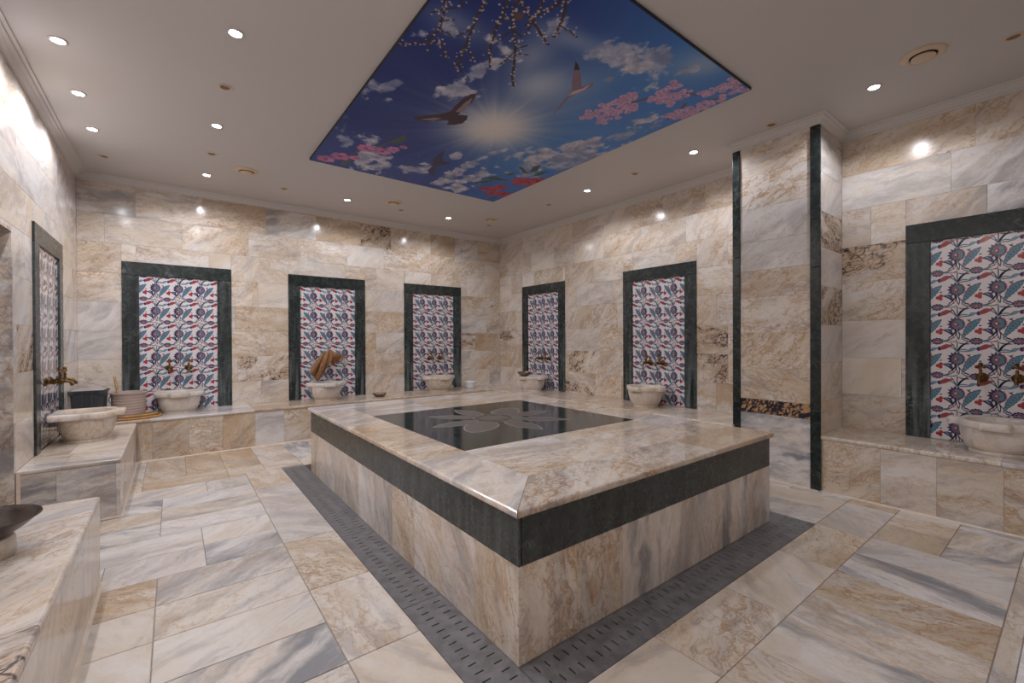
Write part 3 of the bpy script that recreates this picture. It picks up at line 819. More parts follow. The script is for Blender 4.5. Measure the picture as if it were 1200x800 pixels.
for p, q, st_ in ((1.325, 1.96, 'lilac'), (1.96, 2.36, 'gold'), (2.36, 2.87, 'tan'), (2.87, TX1, 'white')): pr(p, q, 1.872 if p > 1.4 else 1.872, IY0, st_) if p > 1.4 else ps([(1.325, 1.872), (q, 1.872), (q, IY0), (IX0, IY0), (IX0, 2.16), (1.325, 2.16)], st_)
for c, d, st_ in ((IY0, 2.72, 'gold'), (2.72, 3.30, 'rust'), (3.30, IY1, 'cream')): pr(IX1, TX1, c, d, st_)
for p, q, st_ in ((IX0, 1.95, 'lilac'), (1.95, 2.55, 'tan'), (2.55, TX1, 'cream')): pr(p, q, IY1, 4.22, st_)
for p, q, st_ in ((1.9, 2.6, 'cream'), (2.6, TX1, 'gold')): pr(p, q, 4.22, TY1, st_)
inl = MB().box((-(IX1-IX0)/2+.001, -(IY1-IY0)/2+.001, 0), ((IX1-IX0)/2-.001, (IY1-IY0)/2-.001, Z3-Z2)).obj('inlay_slab', M['green_polished'], pf, ((IX0+IX1)/2-ox, (IY0+IY1)/2-oy, Z2), color=(.0, 0, 0, 1))
# flower inlay: eight petals round a ring, thin pale outlines
FC = (2.072, 2.945)
def flat_poly(name, pts, z, th, mat, parent, loc):
    n = len(pts); b = MB(); b.add([(x, y, 0) for x, y in pts]+[(x, y, th) for x, y in pts], [tuple(range(n-1, -1, -1)), tuple(range(n, 2*n))]+[(i, (i+1) % n, n+(i+1) % n, n+i) for i in range(n)])
    return b.obj(name, M[mat], parent, loc)
il = (FC[0]-(IX0+IX1)/2, FC[1]-(IY0+IY1)/2, 0)
tips = [(2.519, 3.281), (1.631, 2.58), (1.50, 2.913), (1.686, 3.344), (2.039, 3.516), (2.66, 2.95), (2.525, 2.514), (2.09, 2.36)]
for k, (tx, ty) in enumerate(tips):
    d = Vector((tx-FC[0], ty-FC[1])); L = d.length; a = math.atan2(d.y, d.x)
    blunt = k < 2
    def pet(s0, L, wd):
        pts = []
        for i in range(13):
            s = i/12; pts.append((s, wd*(math.sin(PI*min(1, s**.85))**(.55 if blunt else .8))))
        out = [(s0+(L-s0)*s, h) for s, h in pts]+[(s0+(L-s0)*s, -h) for s, h in pts[::-1][1:-1]]
        ca, sa = math.cos(a), math.sin(a)
        return [(x*ca-y*sa, x*sa+y*ca) for x, y in out]
    zt = Z3-Z2
    p = flat_poly('petal', pet(.15, L, .125 if blunt else .088), 0, .0006, 'inlay_line', inl, (il[0], il[1], zt))
    flat_poly('petal_fill', pet(.156, L-.012, .117 if blunt else .080), 0, .0006, 'granite', inl, (il[0], il[1], zt+.0005))
flat_poly('flower_ring', ellip((0, 0), .168, .168, 40), 0, .0014, 'inlay_line', inl, (il[0], il[1], zt))
flat_poly('flower_ring', ellip((0, 0), .163, .163, 40), 0, .0014, 'green', inl, (il[0], il[1], zt+.0005))
flat_poly('flower_centre', ellip((0, 0), .112, .112, 40), 0, .0014, 'granite', inl, (il[0], il[1], zt+.001))

# ================================================================== DRAIN COVERS
tag(MB().box((DX0, DY0, -.108), (DX1, DY1, -.10)).obj('trim_30', M['void']), kind='structure')
def grate(label, x0, x1, y0, y1, along, first=.03, pitch=.05, short=False):
    """steel sheet with two rows of real slots, running along x or y, laid over the channel"""
    L, Wd = (x1-x0, y1-y0) if along == 'x' else (y1-y0, x1-x0)
    g = .0016; L -= 2*g; Wd -= 2*g
    e = thing('drain_grate', label, 'drain cover', ((x0+x1)/2, (y0+y1)/2, -.006), 0 if along == 'x' else PI/2, 'slotted steel drain covers')
    xs = [-L/2]; flags = []
    x = -L/2+first
    sw = .0065
    while x < L/2-.02:
        flags.append(False); xs.append(x); flags.append(True); xs.append(x+sw); x += pitch
    flags.append(False); xs.append(L/2)
    rows = ((-.049, -.012), (.038, .075)) if along == 'x' else ((-.075, -.038), (.012, .049))
    if short: rows = ((-.055, -.043), (.02, .032))
    ys = [-Wd/2, rows[0][0], rows[0][1], rows[1][0], rows[1][1], Wd/2]
    T = .004
    v = []; f = []; idx = {}
    def V(i, j, z):
        k = (i, j, z)
        if k not in idx: idx[k] = len(v); v.append((xs[i], ys[j], z))
        return idx[k]
    solid = lambda i, j: 0 <= i < len(flags) and 0 <= j < 5 and not (flags[i] and j in (1, 3))
    for i in range(len(flags)):
        for j in range(5):
            if not solid(i, j): continue
            f.append((V(i, j, T), V(i+1, j, T), V(i+1, j+1, T), V(i, j+1, T))); f.append((V(i, j, 0), V(i, j+1, 0), V(i+1, j+1, 0), V(i+1, j, 0)))
            for (di, dj, a, b) in ((-1, 0, (i, j+1), (i, j)), (1, 0, (i+1, j), (i+1, j+1)), (0, -1, (i, j), (i+1, j)), (0, 1, (i+1, j+1), (i, j+1))):
                if not solid(i+di, j+dj): f.append((V(*a, 0), V(*b, 0), V(*b, T), V(*a, T)))
    link('slotted_sheet', mesh('slotted_sheet', v, f), e, mat=M['steel'])
    fl = MB(); fl.box((-L/2+.012, -Wd/2+.006, -.09), (L/2-.012, -Wd/2+.009, 0)); fl.box((-L/2+.012, Wd/2-.009, -.09), (L/2-.012, Wd/2-.006, 0))
    fl.obj('side_flange', M['steel'], e)
    return e
ly = [DY0, 1.932, 2.88, 3.82, DY1]
nm = ['nearest to the camera, at the platform corner', 'second from the camera', 'third from the camera', 'farthest, ending past the platform corner']
for (a, b), q in zip(seq(ly), nm): grate('slotted drain cover left of the platform, ' + q, DX0, PX0, a, b, 'y')
grate('slotted steel drain cover in front of the platform, left piece at the near corner', PX0, 1.754, DY0, PY0, 'x', .045)
grate('slotted steel drain cover in front of the platform, long right piece', 1.754, PX1, DY0, PY0, 'x', .02)
grate('steel drain cover with small holes at the right front platform corner', PX1, DX1, DY0, 2.2, 'y', .03, .045, True)

# ================================================================== CEILING MURAL
HAWK=[(1.534,3.284),(1.566,3.227),(1.645,3.147),(1.697,3.075),(1.724,3.015),(1.711,2.915),(1.709,2.812),(1.723,2.716),(1.751,2.687),(1.773,2.736),(1.791,2.824),(1.796,2.929),(1.796,3.033),(1.865,2.991),(1.895,3.053),(1.9,3.127),(1.858,3.195),(1.805,3.228),(1.793,3.165),(1.76,3.162),(1.713,3.219),(1.641,3.287),(1.573,3.303)]
HAWK_R=[(1.76,3.004),(1.749,2.841),(1.758,2.752),(1.788,2.842),(1.798,2.985)]
HAWK_L=[(1.592,3.282),(1.665,3.186),(1.726,3.157),(1.69,3.233)]
SMALL=[(2.039,3.633),(2.046,3.712),(2.09,3.827),(2.157,3.921),(2.212,3.891),(2.233,3.918),(2.182,3.995),(2.165,4.091),(2.267,4.324),(2.202,4.298),(2.132,4.219),(2.116,4.072),(2.074,4.103),(2.092,4.008),(2.043,3.913),(2.026,3.776)]
GULL=[(2.053,1.99),(2.112,2.015),(2.209,2.088),(2.293,2.167),(2.313,2.135),(2.316,2.075),(2.349,2.108),(2.35,2.191),(2.331,2.257),(2.328,2.33),(2.424,2.632),(2.359,2.476),(2.299,2.316),(2.277,2.246),(2.193,2.162),(2.117,2.068)]
GULL_TIP=[(2.053,1.99),(2.104,2.012),(2.145,2.041),(2.115,2.064)]
GULL_BODY=[(2.304,2.312),(2.289,2.247),(2.318,2.181),(2.323,2.115),(2.344,2.185),(2.327,2.253)]
BRANCHES=[[(1.147,2.044),(1.182,2.142),(1.224,2.264),(1.207,2.368)],[(1.224,2.264),(1.293,2.26)],[(1.166,2.112),(1.126,2.171)],[(1.17,2.102),(1.217,2.059)],[(1.194,2.2),(1.251,2.142)],[(1.238,2.37),(1.268,2.338),(1.328,2.409),(1.384,2.47)],[(1.249,2.37),(1.244,2.472)],[(1.313,1.931),(1.336,2.026),(1.367,2.139),(1.402,2.246),(1.447,2.393),(1.472,2.474),(1.531,2.533)],[(1.472,2.474),(1.452,2.509)],[(1.439,2.306),(1.531,2.379)],[(1.367,2.155),(1.329,2.25)],[(1.215,1.992),(1.238,2.029)],[(1.408,1.859),(1.452,1.967),(1.47,2.045),(1.504,2.117),(1.537,2.196),(1.58,2.274),(1.656,2.375)],[(1.466,1.987),(1.5,1.931)],[(1.451,1.826),(1.479,1.903),(1.545,1.989),(1.62,2.063),(1.69,2.153),(1.778,2.283),(1.833,2.371),(1.909,2.452)],[(1.56,2.009),(1.546,2.127)],[(1.69,2.153),(1.685,2.312)],[(1.676,2.127),(1.711,2.064)],[(1.711,2.156),(1.771,2.129)],[(1.583,2.008),(1.637,2.025)],[(1.556,1.746),(1.605,1.881),(1.594,1.936)],[(1.613,1.89),(1.715,1.94),(1.808,1.981)],[(1.655,1.671),(1.716,1.752),(1.749,1.818),(1.791,1.908)],[(1.761,1.817),(1.897,1.827)],[(1.614,1.905),(1.642,1.995)],[(1.628,1.691),(1.626,1.762),(1.602,1.824)]]
PERCH=[(1.489,1.917),(1.49,1.897),(1.508,1.878),(1.535,1.875),(1.551,1.9),(1.544,1.924),(1.524,1.94)]
PINK_L=[(1.2,4.547,0.08),(1.296,4.399,0.085),(1.421,4.356,0.049),(1.431,4.073,0.076),(1.578,4.051,0.071),(1.643,3.945,0.056),(1.7,3.843,0.035)]
PINK_LB=[[(1.358,4.586),(1.376,4.217),(1.515,3.973),(1.562,3.806),(1.611,3.623)]]
LEAF_L=[[(1.556,3.832),(1.595,3.676),(1.614,3.601),(1.657,3.726),(1.603,3.827)],[(1.351,4.619),(1.384,4.45),(1.416,4.436),(1.4,4.582)]]
RED=[(2.944,4.313,0.057),(3.087,4.412,0.058),(3.039,4.169,0.059),(3.226,4.355,0.071),(3.042,4.277,0.051),(3.127,3.877,0.087),(3.226,3.845,0.082),(3.263,3.759,0.077)]
LEAF_R=[[(2.683,4.274),(2.756,4.139),(2.848,4.004),(2.823,4.17)],[(2.698,4.051),(2.795,3.928),(3.002,3.955),(2.879,4.014)],[(2.834,3.824),(2.922,3.698),(2.917,3.812)],[(3.16,4.669),(3.187,4.481),(3.235,4.512)],[(2.831,3.562),(2.884,3.557),(3.051,3.654),(2.986,3.665)],[(3.031,3.63),(2.955,3.469),(2.99,3.394),(3.065,3.53)],[(3.119,3.681),(3.103,3.539),(3.178,3.46),(3.171,3.617)]]
PINK_R=[(2.626,2.437,0.038),(2.654,2.361,0.054),(2.658,2.278,0.054),(2.658,2.173,0.055),(2.674,2.086,0.054),(2.695,2.016,0.044),(2.775,2.389,0.051),(2.784,2.276,0.058),(2.786,2.154,0.056),(2.832,2.119,0.033),(2.877,1.951,0.048),(2.833,1.859,0.056),(2.822,1.767,0.054),(2.926,1.772,0.04),(2.974,1.915,0.051),(2.959,1.835,0.048),(3.151,2.02,0.043),(3.19,1.969,0.061),(3.242,1.909,0.061),(3.233,1.815,0.054),(3.24,1.733,0.051),(3.062,1.686,0.046),(3.085,1.635,0.034),(3.099,1.557,0.055),(3.095,1.495,0.045),(3.238,1.642,0.038),(3.236,1.51,0.046),(3.273,1.482,0.025)]
PINK_RB=[[(2.722,2.144),(2.775,2.028),(2.806,1.957),(2.877,1.879)],[(3.198,2.07),(3.129,1.914),(3.091,1.846)],[(2.938,1.78),(3.051,1.729)],[(3.191,1.808),(3.196,1.71),(3.219,1.657)]]
CLOUDS=[(1.113,3.178,0.012,-0.17,0.082,0.053,0.6),(1.217,2.991,0.041,-0.083,0.021,0.051,0.5),(1.277,3.139,0.07,-0.053,0.022,0.055,0.6),(1.148,3.798,0.038,-0.103,0.081,0.174,0.5),(1.316,3.806,0.141,-0.067,0.062,0.182,0.75),(1.267,4.071,0.098,0.016,0.034,0.109,0.5),(1.683,4.369,0.301,-0.114,0.132,0.345,0.8),(2.051,4.233,0.15,-0.054,0.074,0.154,0.9),(2.393,4.345,0.044,-0.223,0.11,0.12,0.85),(1.583,2.649,0.096,-0.123,0.083,0.139,0.85),(2.406,3.799,0.04,-0.189,0.067,0.072,0.9),(2.444,3.462,0.065,-0.237,0.059,0.054,0.8),(2.659,3.894,0.092,-0.3,0.143,0.177,0.7),(2.672,4.444,0.16,-0.191,0.158,0.223,0.8),(2.609,3.436,0.061,-0.24,0.089,0.089,0.7),(2.186,3.729,0.06,-0.045,0.038,0.064,0.7),(2.215,1.827,-0.013,-0.142,0.173,0.036,0.6),(2.456,1.811,0.029,-0.189,0.239,0.068,0.75),(2.448,1.598,0.018,-0.161,0.17,0.033,0.6),(2.694,1.631,0.058,-0.101,0.066,0.009,0.5),(2.385,1.986,0.027,-0.052,0.041,0.015,0.7),(3.046,2.206,0.023,-0.124,0.076,0.024,0.8),(2.977,2.884,0.035,-0.397,0.135,0.075,0.9),(2.883,3.32,0.031,-0.331,0.123,0.076,0.8),(3.065,2.652,0.103,-0.379,0.12,0.053,0.8),(3.141,3.192,0.137,-0.535,0.196,0.104,0.65),(3.145,2.387,0.045,-0.223,0.081,0.039,0.5),(1.625,2.506,0.017,-0.141,0.073,0.035,0.7),(1.638,2.173,0.098,-0.017,0.046,0.06,0.8),(1.624,2.667,0.123,-0.092,0.057,0.094,0.8),(1.149,2.353,0.046,-0.067,0.027,0.055,0.6),(1.294,2.227,0.094,-0.038,0.048,0.081,0.5),(1.752,1.847,-0.009,-0.086,0.063,0.001,0.7),(1.664,2.308,0.039,-0.049,0.033,0.046,0.8)]
HAZE=[(2.05,2.334,0.19,-0.207,0.167,0.191,0.75),(1.916,1.854,0.224,-0.073,0.128,0.05,0.4),(1.793,2.121,0.096,-0.15,0.129,0.154,0.45),(2.742,1.509,0.079,-0.167,0.18,0.039,0.5),(1.277,2.161,0.198,-0.055,0.124,0.102,0.35)]
MURAL_GAIN = 2.1

MX0, MX1, MY0, MY1, MZ = 1.083, 3.294, 1.464, 4.672, 3.03
mural = thing('ceiling_mural', 'printed ceiling panel with blue sky, bright sun, birds and blossom branches', 'ceiling panel', ((MX0+MX1)/2, (MY0+MY1)/2, MZ))
NX, NY = 470, 682
gx = np.linspace(MX0, MX1, NX); gy = np.linspace(MY0, MY1, NY)
X, Y = np.meshgrid(gx, gy)
def vnoise(x, y, seed):
    xi, yi = np.floor(x).astype(int), np.floor(y).astype(int); fx, fy = x-xi, y-yi
    fx, fy = fx*fx*(3-2*fx), fy*fy*(3-2*fy)
    tb = np.random.RandomState(seed).rand(256, 256)
    h = lambda a, b: tb[a % 256, b % 256]
    return (h(xi, yi)*(1-fx)+h(xi+1, yi)*fx)*(1-fy)+(h(xi, yi+1)*(1-fx)+h(xi+1, yi+1)*fx)*fy
def fbm(x, y, seed, o=5):
    s, a, t_ = 0, .5, 0
    for k in range(o): s = s+a*vnoise(x*2**k+k*17.3, y*2**k+k*9.1, seed+k); t_ += a; a *= .55
    return s/t_
def ss(v, a, b):
    t_ = np.clip((v-a)/(b-a), 0, 1); return t_*t_*(3-2*t_)
IMG = np.zeros((NY, NX, 3))
def C3(*c): return np.array(c, float)
def over(mask, col): global IMG; IMG = IMG*(1-mask[..., None])+np.array(col)*mask[..., None]
# deep blue towards the left, mid blue towards the right and near edges
dl = ss(X*.75-Y*.16+.55*fbm(X*.8, Y*.8, 3, 3), .95, 1.95)
IMG = C3(15, 30, 82)*(1-dl[..., None])+C3(44, 88, 140)*dl[..., None]
IMG = IMG*(1-.4*ss(Y, 3.4, 4.4)[..., None])+C3(38, 62, 118)*.4*ss(Y, 3.4, 4.4)[..., None]
sx, sy = 2.161, 3.034
rr = np.hypot((X-sx)*1.0, (Y-sy)*.92); th = np.arctan2(Y-sy, X-sx)
for (a, b, ux, uy, vx, vy, s) in HAZE:
    det = ux*vy-uy*vx; q1 = ((X-a)*vy-(Y-b)*vx)/det; q2 = (ux*(Y-b)-uy*(X-a))/det
    d = np.hypot(q1, q2)*(1+.7*(fbm(X*1.6, Y*1.6, 40, 3)-.5))
    over(np.exp(-(d*1.0)**2*1.1)*min(1, s*1.25), (134, 138, 148))
for k, (a, b, ux, uy, vx, vy, s) in enumerate(CLOUDS):
    det = ux*vy-uy*vx; q1 = ((X-a)*vy-(Y-b)*vx)/det; q2 = (ux*(Y-b)-uy*(X-a))/det
    n = fbm(X*6.5+.8*fbm(X*9, Y*9, 90+k), Y*5+.8*fbm(X*8, Y*8, 120+k), 60+k, 7); n2 = fbm(X*14, Y*14, 160+k, 6)
    d = np.hypot(q1, q2)
    m = ss(1.30-d+3.2*(n-.5)+1.1*(n2-.5), .42, .88)*ss(1.9-d, 0, .6)*min(1, s*1.3)
    sh = np.clip((n2-.35)*2.2, 0, 1)[..., None]
    IMG = IMG*(1-m[..., None])+(C3(98, 100, 122)*(1-sh)+C3(168, 160, 160)*sh)*m[..., None]
ray = (.5+.5*np.sin(th*11+1.2))**3*.5+(.5+.5*np.sin(th*23+2.))**4*.5+(.5+.5*np.sin(th*37))**6*.4
over(np.clip(np.exp(-rr*2.1)*.80*(.45+.55*ray)+np.exp(-(rr/.55)**2)*.35, 0, .9), (128, 132, 140))
over(np.exp(-(rr/.33)**2.6), (168, 160, 154))
def inpoly(P, sub=None):
    m = np.zeros(X.shape, bool); n = len(P)
    for i in range(n):
        (x1, y1), (x2, y2) = P[i-1], P[i]
        if y1 == y2: continue
        cr = ((y1 > Y) != (y2 > Y)) & (X < (x2-x1)*(Y-y1)/(y2-y1)+x1)
        m ^= cr
    return m.astype(float)
def box_of(x, y, r):
    i0, i1 = np.searchsorted(gx, (x-r, x+r)); j0, j1 = np.searchsorted(gy, (y-r, y+r))
    return slice(j0, j1), slice(i0, i1)
def dab(x, y, r, col, soft=.35, al=1.):
    s = box_of(x, y, r*1.1)
    d = np.hypot(X[s]-x, Y[s]-y)/r
    m = ((1-ss(d, 1-soft, 1.05))*al)[..., None]
    IMG[s] = IMG[s]*(1-m)+np.array(col)*m
def line(P, r, col):
    for (x1, y1), (x2, y2) in zip(P[:-1], P[1:]):
        L = math.hypot(x2-x1, y2-y1); n = max(2, int(L/.004))
        for i in range(n+1):
            s = i/n; dab(x1+(x2-x1)*s, y1+(y2-y1)*s, r, col, .5)
rg = random.Random(4)
def flower(x, y, r, c0, c1, c2):
    a0 = rg.uniform(0, 6)
    for k in range(6):
        a = a0+k*PI/3; q = rg.random()
        dab(x+.62*r*math.cos(a), y+.62*r*math.sin(a), r*.48, tuple(c0[i]*(1-q)+c1[i]*q for i in range(3)), .3)
    dab(x, y, r*.26, c2, .5)
for P in LEAF_L: over(inpoly(P), (52, 62, 52))
for P in PINK_LB: line(P, .010, (74, 56, 52))
for (x, y, r) in PINK_L: flower(x, y, r*1.05, (122, 68, 98), (156, 92, 122), (96, 34, 62))
for P in LEAF_R: over(inpoly(P), (48, 66, 54))
for (x, y, r) in RED: flower(x, y, r*1.4, (118, 40, 54), (140, 54, 66), (56, 18, 32))
for P in PINK_RB: line(P, .012, (80, 56, 52))
for (x, y, r) in PINK_R:
    for k in range(10):
        a = rg.uniform(0, 6.3); q = rg.uniform(0, 1.35)*r
        flower(x+q*math.cos(a), y+q*math.sin(a), r*.52, (124, 94, 116), (158, 124, 144), (100, 56, 82))
over(inpoly(PERCH), (70, 52, 46))
for P in BRANCHES:
    if P[0][1] < P[-1][1] and len(P) > 2 and math.hypot(P[0][0]-P[1][0], P[0][1]-P[1][1]) > .02:
        (x1, y1), (x2, y2) = P[0], P[1]; k = .25/max(.05, math.hypot(x1-x2, y1-y2)); P = [(x1+(x1-x2)*k, y1+(y1-y2)*k)]+P
    line(P, .0095 if len(P) > 2 else .007, (44, 32, 34))
    for (x1, y1), (x2, y2) in zip(P[:-1], P[1:]):
        L = math.hypot(x2-x1, y2-y1)
        for i in range(int(L/.011)):
            s = rg.random(); ex, ey = rg.gauss(0, .016), rg.gauss(0, .016)
            if len(P) > 2 or rg.random() < .6:
                q = rg.random()
                dab(x1+(x2-x1)*s+ex, y1+(y2-y1)*s+ey, rg.uniform(.0045, .0095), (128+26*q, 114+30*q, 116+26*q) if rg.random() < .72 else (66, 46, 46), .4)
over(inpoly(HAWK), (52, 38, 44)); over(inpoly(HAWK_R)*.8, (124, 102, 100)); over(inpoly(HAWK_L)*.8, (116, 98, 100))
over(inpoly(SMALL), (48, 42, 62)); over(inpoly(GULL), (98, 78, 90)); over(inpoly(GULL_BODY), (146, 128, 126)); over(inpoly(GULL_TIP), (36, 28, 36))
s_ = np.clip(IMG/255, 0, 1)
lin_img = np.where(s_ <= .04045, s_/12.92, ((s_+.055)/1.055)**2.4)*MURAL_GAIN*np.array([.90, .96, 1.02])
m_ = bpy.data.meshes.new('printed_sheet')
vv = np.stack([X-(MX0+MX1)/2, Y-(MY0+MY1)/2, np.zeros_like(X)], -1).reshape(-1, 3)
ii = np.arange(NX*NY).reshape(NY, NX)
ff = np.stack([ii[:-1, :-1], ii[1:, :-1], ii[1:, 1:], ii[:-1, 1:]], -1).reshape(-1, 4)
m_.vertices.add(len(vv)); m_.vertices.foreach_set('co', vv.ravel())
m_.loops.add(ff.size); m_.loops.foreach_set('vertex_index', ff.ravel().astype(np.int32))
m_.polygons.add(len(ff)); m_.polygons.foreach_set('loop_start', np.arange(0, ff.size, 4, dtype=np.int32)); m_.polygons.foreach_set('loop_total', np.full(len(ff), 4, dtype=np.int32))
m_.update(calc_edges=True)
at = m_.color_attributes.new('print', 'FLOAT_COLOR', 'POINT')
at.data.foreach_set('color', np.concatenate([np.clip(lin_img, 0, .92), np.ones((NY, NX, 1))], -1).astype(np.float32).ravel())
t = NT('printed_sky'); an = t.n('ShaderNodeAttribute', attribute_name='print'); t.put(t.b.inputs['Specular IOR Level'], .3)
t.out(Base_Color=an.outputs['Color'], Roughness=.45)
link('printed_sheet', m_, mural, (0, 0, -.0006), mat=t.m)
MB().box((-(MX1-MX0)/2-.004, -(MY1-MY0)/2-.004, 0), ((MX1-MX0)/2+.004, (MY1-MY0)/2+.004, ZC-MZ-.0005)).obj('backing_frame', M['edge_dark'], mural)

# ================================================================== CEILING FITTINGS
def downlight(x, y, label, lit):
    e = thing('ceiling_downlight', label, 'downlight', (x, y, ZC), 0, 'lit ceiling downlights' if lit else 'unlit ceiling downlights')
    MB().lathe([(.030, -.0005), (.046, -.0005), (.046, -.004), (.041, -.007), (.033, -.006), (.030, -.002)], 28, cap=False).obj('trim_ring', M['fitting'] if not lit else M['cornice'], e, smooth=True)
    if lit:
        MB().lathe([(.0005, -.0055), (.024, -.006), (.035, -.0045)], 24, cap=False).obj('lamp_lens', M['glow'], e, smooth=True)
        L = bpy.data.lights.new('downlight_beam', 'SPOT'); L.energy = LAMP_W; L.spot_size = math.radians(164); L.spot_blend = .45; L.shadow_soft_size = .03; L.color = (.935, .945, 1.)
        o = bpy.data.objects.new('downlight_beam', L); COL.objects.link(o); o.parent = e; o.location = (0, 0, -.045)
    else:
        MB().lathe([(.031, -.002), (.022, -.001), (.020, -.0004), (.0005, -.0004)], 24, cap=False).obj('lamp_socket', M['fit_dark'], e, smooth=True)
LIT = [(-.535, 3.746, 'lit ceiling downlight nearest the camera in the row by the left wall'), (-.535, 4.455, 'lit ceiling downlight, middle one of the row by the left wall'), (-.535, 5.135, 'lit ceiling downlight, farthest lit one of the row by the left wall'),
       (.30, 3.035, 'lit ceiling downlight left of the mural, nearest the camera and largest in view'), (.30, 4.434, 'lit ceiling downlight left of the mural, middle of its row'), (.30, 5.82, 'lit ceiling downlight by the back wall above the leftmost tiled panel'),
       (1.783, 5.777, 'lit ceiling downlight by the back wall above the panel with the brown cloth'), (3.24, 5.74, 'small lit ceiling downlight near the far corner of the room'),
       (3.99, 3.681, 'lit ceiling downlight on the right side, farthest from the pillar'), (3.995, 2.305, 'lit ceiling downlight just left of the pillar'), (4.0, .927, 'lit ceiling downlight right of the pillar'),]
for x, y, l in LIT: downlight(x, y, l, True)
for x, y, l in ((-.535, 2.35, 'lit downlight outside the photo, over the doorway in the left wall'), (-.535, .95, 'lit downlight outside the photo, over the near end of the nearest bench'), (.30, 1.62, 'lit downlight outside the photo, above the floor left of the platform'), (.30, .25, 'lit downlight outside the photo, straight above the camera')): downlight(x, y, l, True)
UNLIT = [(.304, 3.726, 'unlit cream downlight fitting left of the mural, nearest the camera'), (.304, 5.131, 'unlit cream downlight fitting left of the mural, second from the camera'), (-.525, 5.828, 'unlit cream downlight fitting in the back left corner of the ceiling'),
         (1.055, 5.801, 'unlit downlight fitting near back wall, just right of the left round air valve'), (2.518, 5.788, 'small unlit downlight fitting beside the middle round air valve at the back'), (3.965, 5.742, 'small unlit downlight fitting in the far right ceiling corner'),
         (3.997, 4.38, 'unlit downlight fitting right of the mural, farthest from the pillar'), (4.005, 2.997, 'unlit downlight fitting between the two lit ones left of the pillar'), (4.01, 1.615, 'unlit cream downlight fitting on the ceiling directly beside the pillar'), (4.006, .263, 'unlit cream downlight fitting cut by the right edge of the photo')]
for x, y, l in UNLIT: downlight(x, y, l, False)
def valve(x, y, label):
    e = thing('air_valve', label, 'ceiling vent', (x, y, ZC), 0, 'round ceiling air valves')
    MB().lathe([(.068, -.0005), (.112, -.0005), (.112, -.005), (.098, -.013), (.080, -.017), (.070, -.012)], 40, cap=False).obj('valve_ring', M['fitting'], e, smooth=True)
    MB().lathe([(.0005, -.003), (.069, -.002)], 40, cap=False).obj('dark_gap', M['slot'], e)
    MB().lathe([(.0005, -.030), (.050, -.030), (.061, -.024), (.060, -.016), (.020, -.0025)], 40, cap=False).obj('valve_disc', M['fitting'], e, smooth=True)
for x, y, l in ((.63, 5.43, 'round cream air valve in the ceiling near the back wall, leftmost'), (3.797, .63, 'large round cream air valve in the ceiling at upper right, near the lit downlight'), (2.302, 5.522, 'round ceiling air valve by the back wall, middle of its row'), (3.788, 5.44, 'round air valve near the far corner, below the mural tip')):
    valve(x, y, l)

# ================================================================== BASINS
def chaikin(P, n=1):
    for _ in range(n):
        Q = []
        for i in range(len(P)):
            a, b = P[i], P[(i+1) % len(P)]
            Q += [(a[0]*.8+b[0]*.2, a[1]*.8+b[1]*.2), (a[0]*.2+b[0]*.8, a[1]*.2+b[1]*.8)]
        P = Q
    return P
def radial(P, angs):
    out = []
    for a in angs:
        c, s = math.cos(a), math.sin(a); best = 0
        for i in range(len(P)):
            (x1, y1), (x2, y2) = P[i-1], P[i]
            d = c*(y2-y1)-s*(x2-x1)
            if abs(d) < 1e-9: continue
            t_ = (x1*(y2-y1)-y1*(x2-x1))/d; u = (x1*s-y1*c)/d
            if t_ > 0 and -1e-6 <= u <= 1+1e-6: best = max(best, t_)
        out.append(best)
    return out
NA = 144
ANG = [2*PI*k/NA for k in range(NA)]
OUT = {'plain': [(0, .215), (.195, .215), (.222, .19), (.222, -.09), (.20, -.135), (.15, -.17), (.088, -.19), (.080, -.238), (0, -.238)],
       'eared': [(0, .215), (.13, .215), (.168, .175), (.186, .10), (.190, .064), (.252, .060), (.252, -.045), (.194, -.055), (.176, -.12), (.13, -.165), (.078, -.185), (.070, -.238), (0, -.238)]}
_basin = {}
def basin_meshes(kind, h):
    if (kind, h) in _basin: return _basin[(kind, h)]
    half = OUT[kind]; full = half + [(-x, y) for x, y in half[::-1][1:-1]]
    ro = radial(chaikin(full, 1), ANG)
    sup = lambda a, b, e=2.6: [1/((abs(math.cos(t_))/a)**e+(abs(math.sin(t_))/b)**e)**(1/e) for t_ in ANG]
    rb = [min(x, y-.012) for x, y in zip(sup(.188, .180), ro)]
    rf = sup(.138, .128, 2.2); rh = [min(x, y-.03) for x, y in zip(sup(.158, .150, 2.4), ro)]
    ring = lambda rr_, z, k=1.: [(r_*k*math.cos(a), r_*k*math.sin(a), z) for r_, a in zip(rr_, ANG)]
    mixr = lambda A_, B_, s: [x*(1-s)+y*s for x, y in zip(A_, B_)]
    rim_t = .046
    rim = MB().rings([ring(rb, h-rim_t-.001), ring(ro, h-rim_t, .992), ring(ro, h-rim_t+.004), ring(ro, h-.006), ring([r_-.006 for r_ in ro], h), ring([r_+.006 for r_ in rh], h), ring(rh, h-.006), ring(mixr(rh, rf, .12), h-rim_t)], False, False).mesh('rim', True, 50)
    bl = h-rim_t
    body = [ring(rf, 0, 1.03), ring(rf, .012, 1.05), ring(rf, .02, 1.0)]
    for s in (.15, .3, .5, .7, .85, 1.): body.append(ring(mixr(rf, rb, math.sin(s*PI/2)**.8), .02+(bl-.02)*(s**1.25)))
    body += [ring(mixr(rh, rf, .12), bl), ring(mixr(rh, rf, .35), bl*.6), ring(mixr(rh, rf, .9), bl*.3), ring(rf, bl*.22, .6), ring(rf, bl*.2, .05)]
    bowl = MB().rings(body, True, True).mesh('bowl', True, 60)
    _basin[(kind, h)] = (bowl, rim)
    return bowl, rim
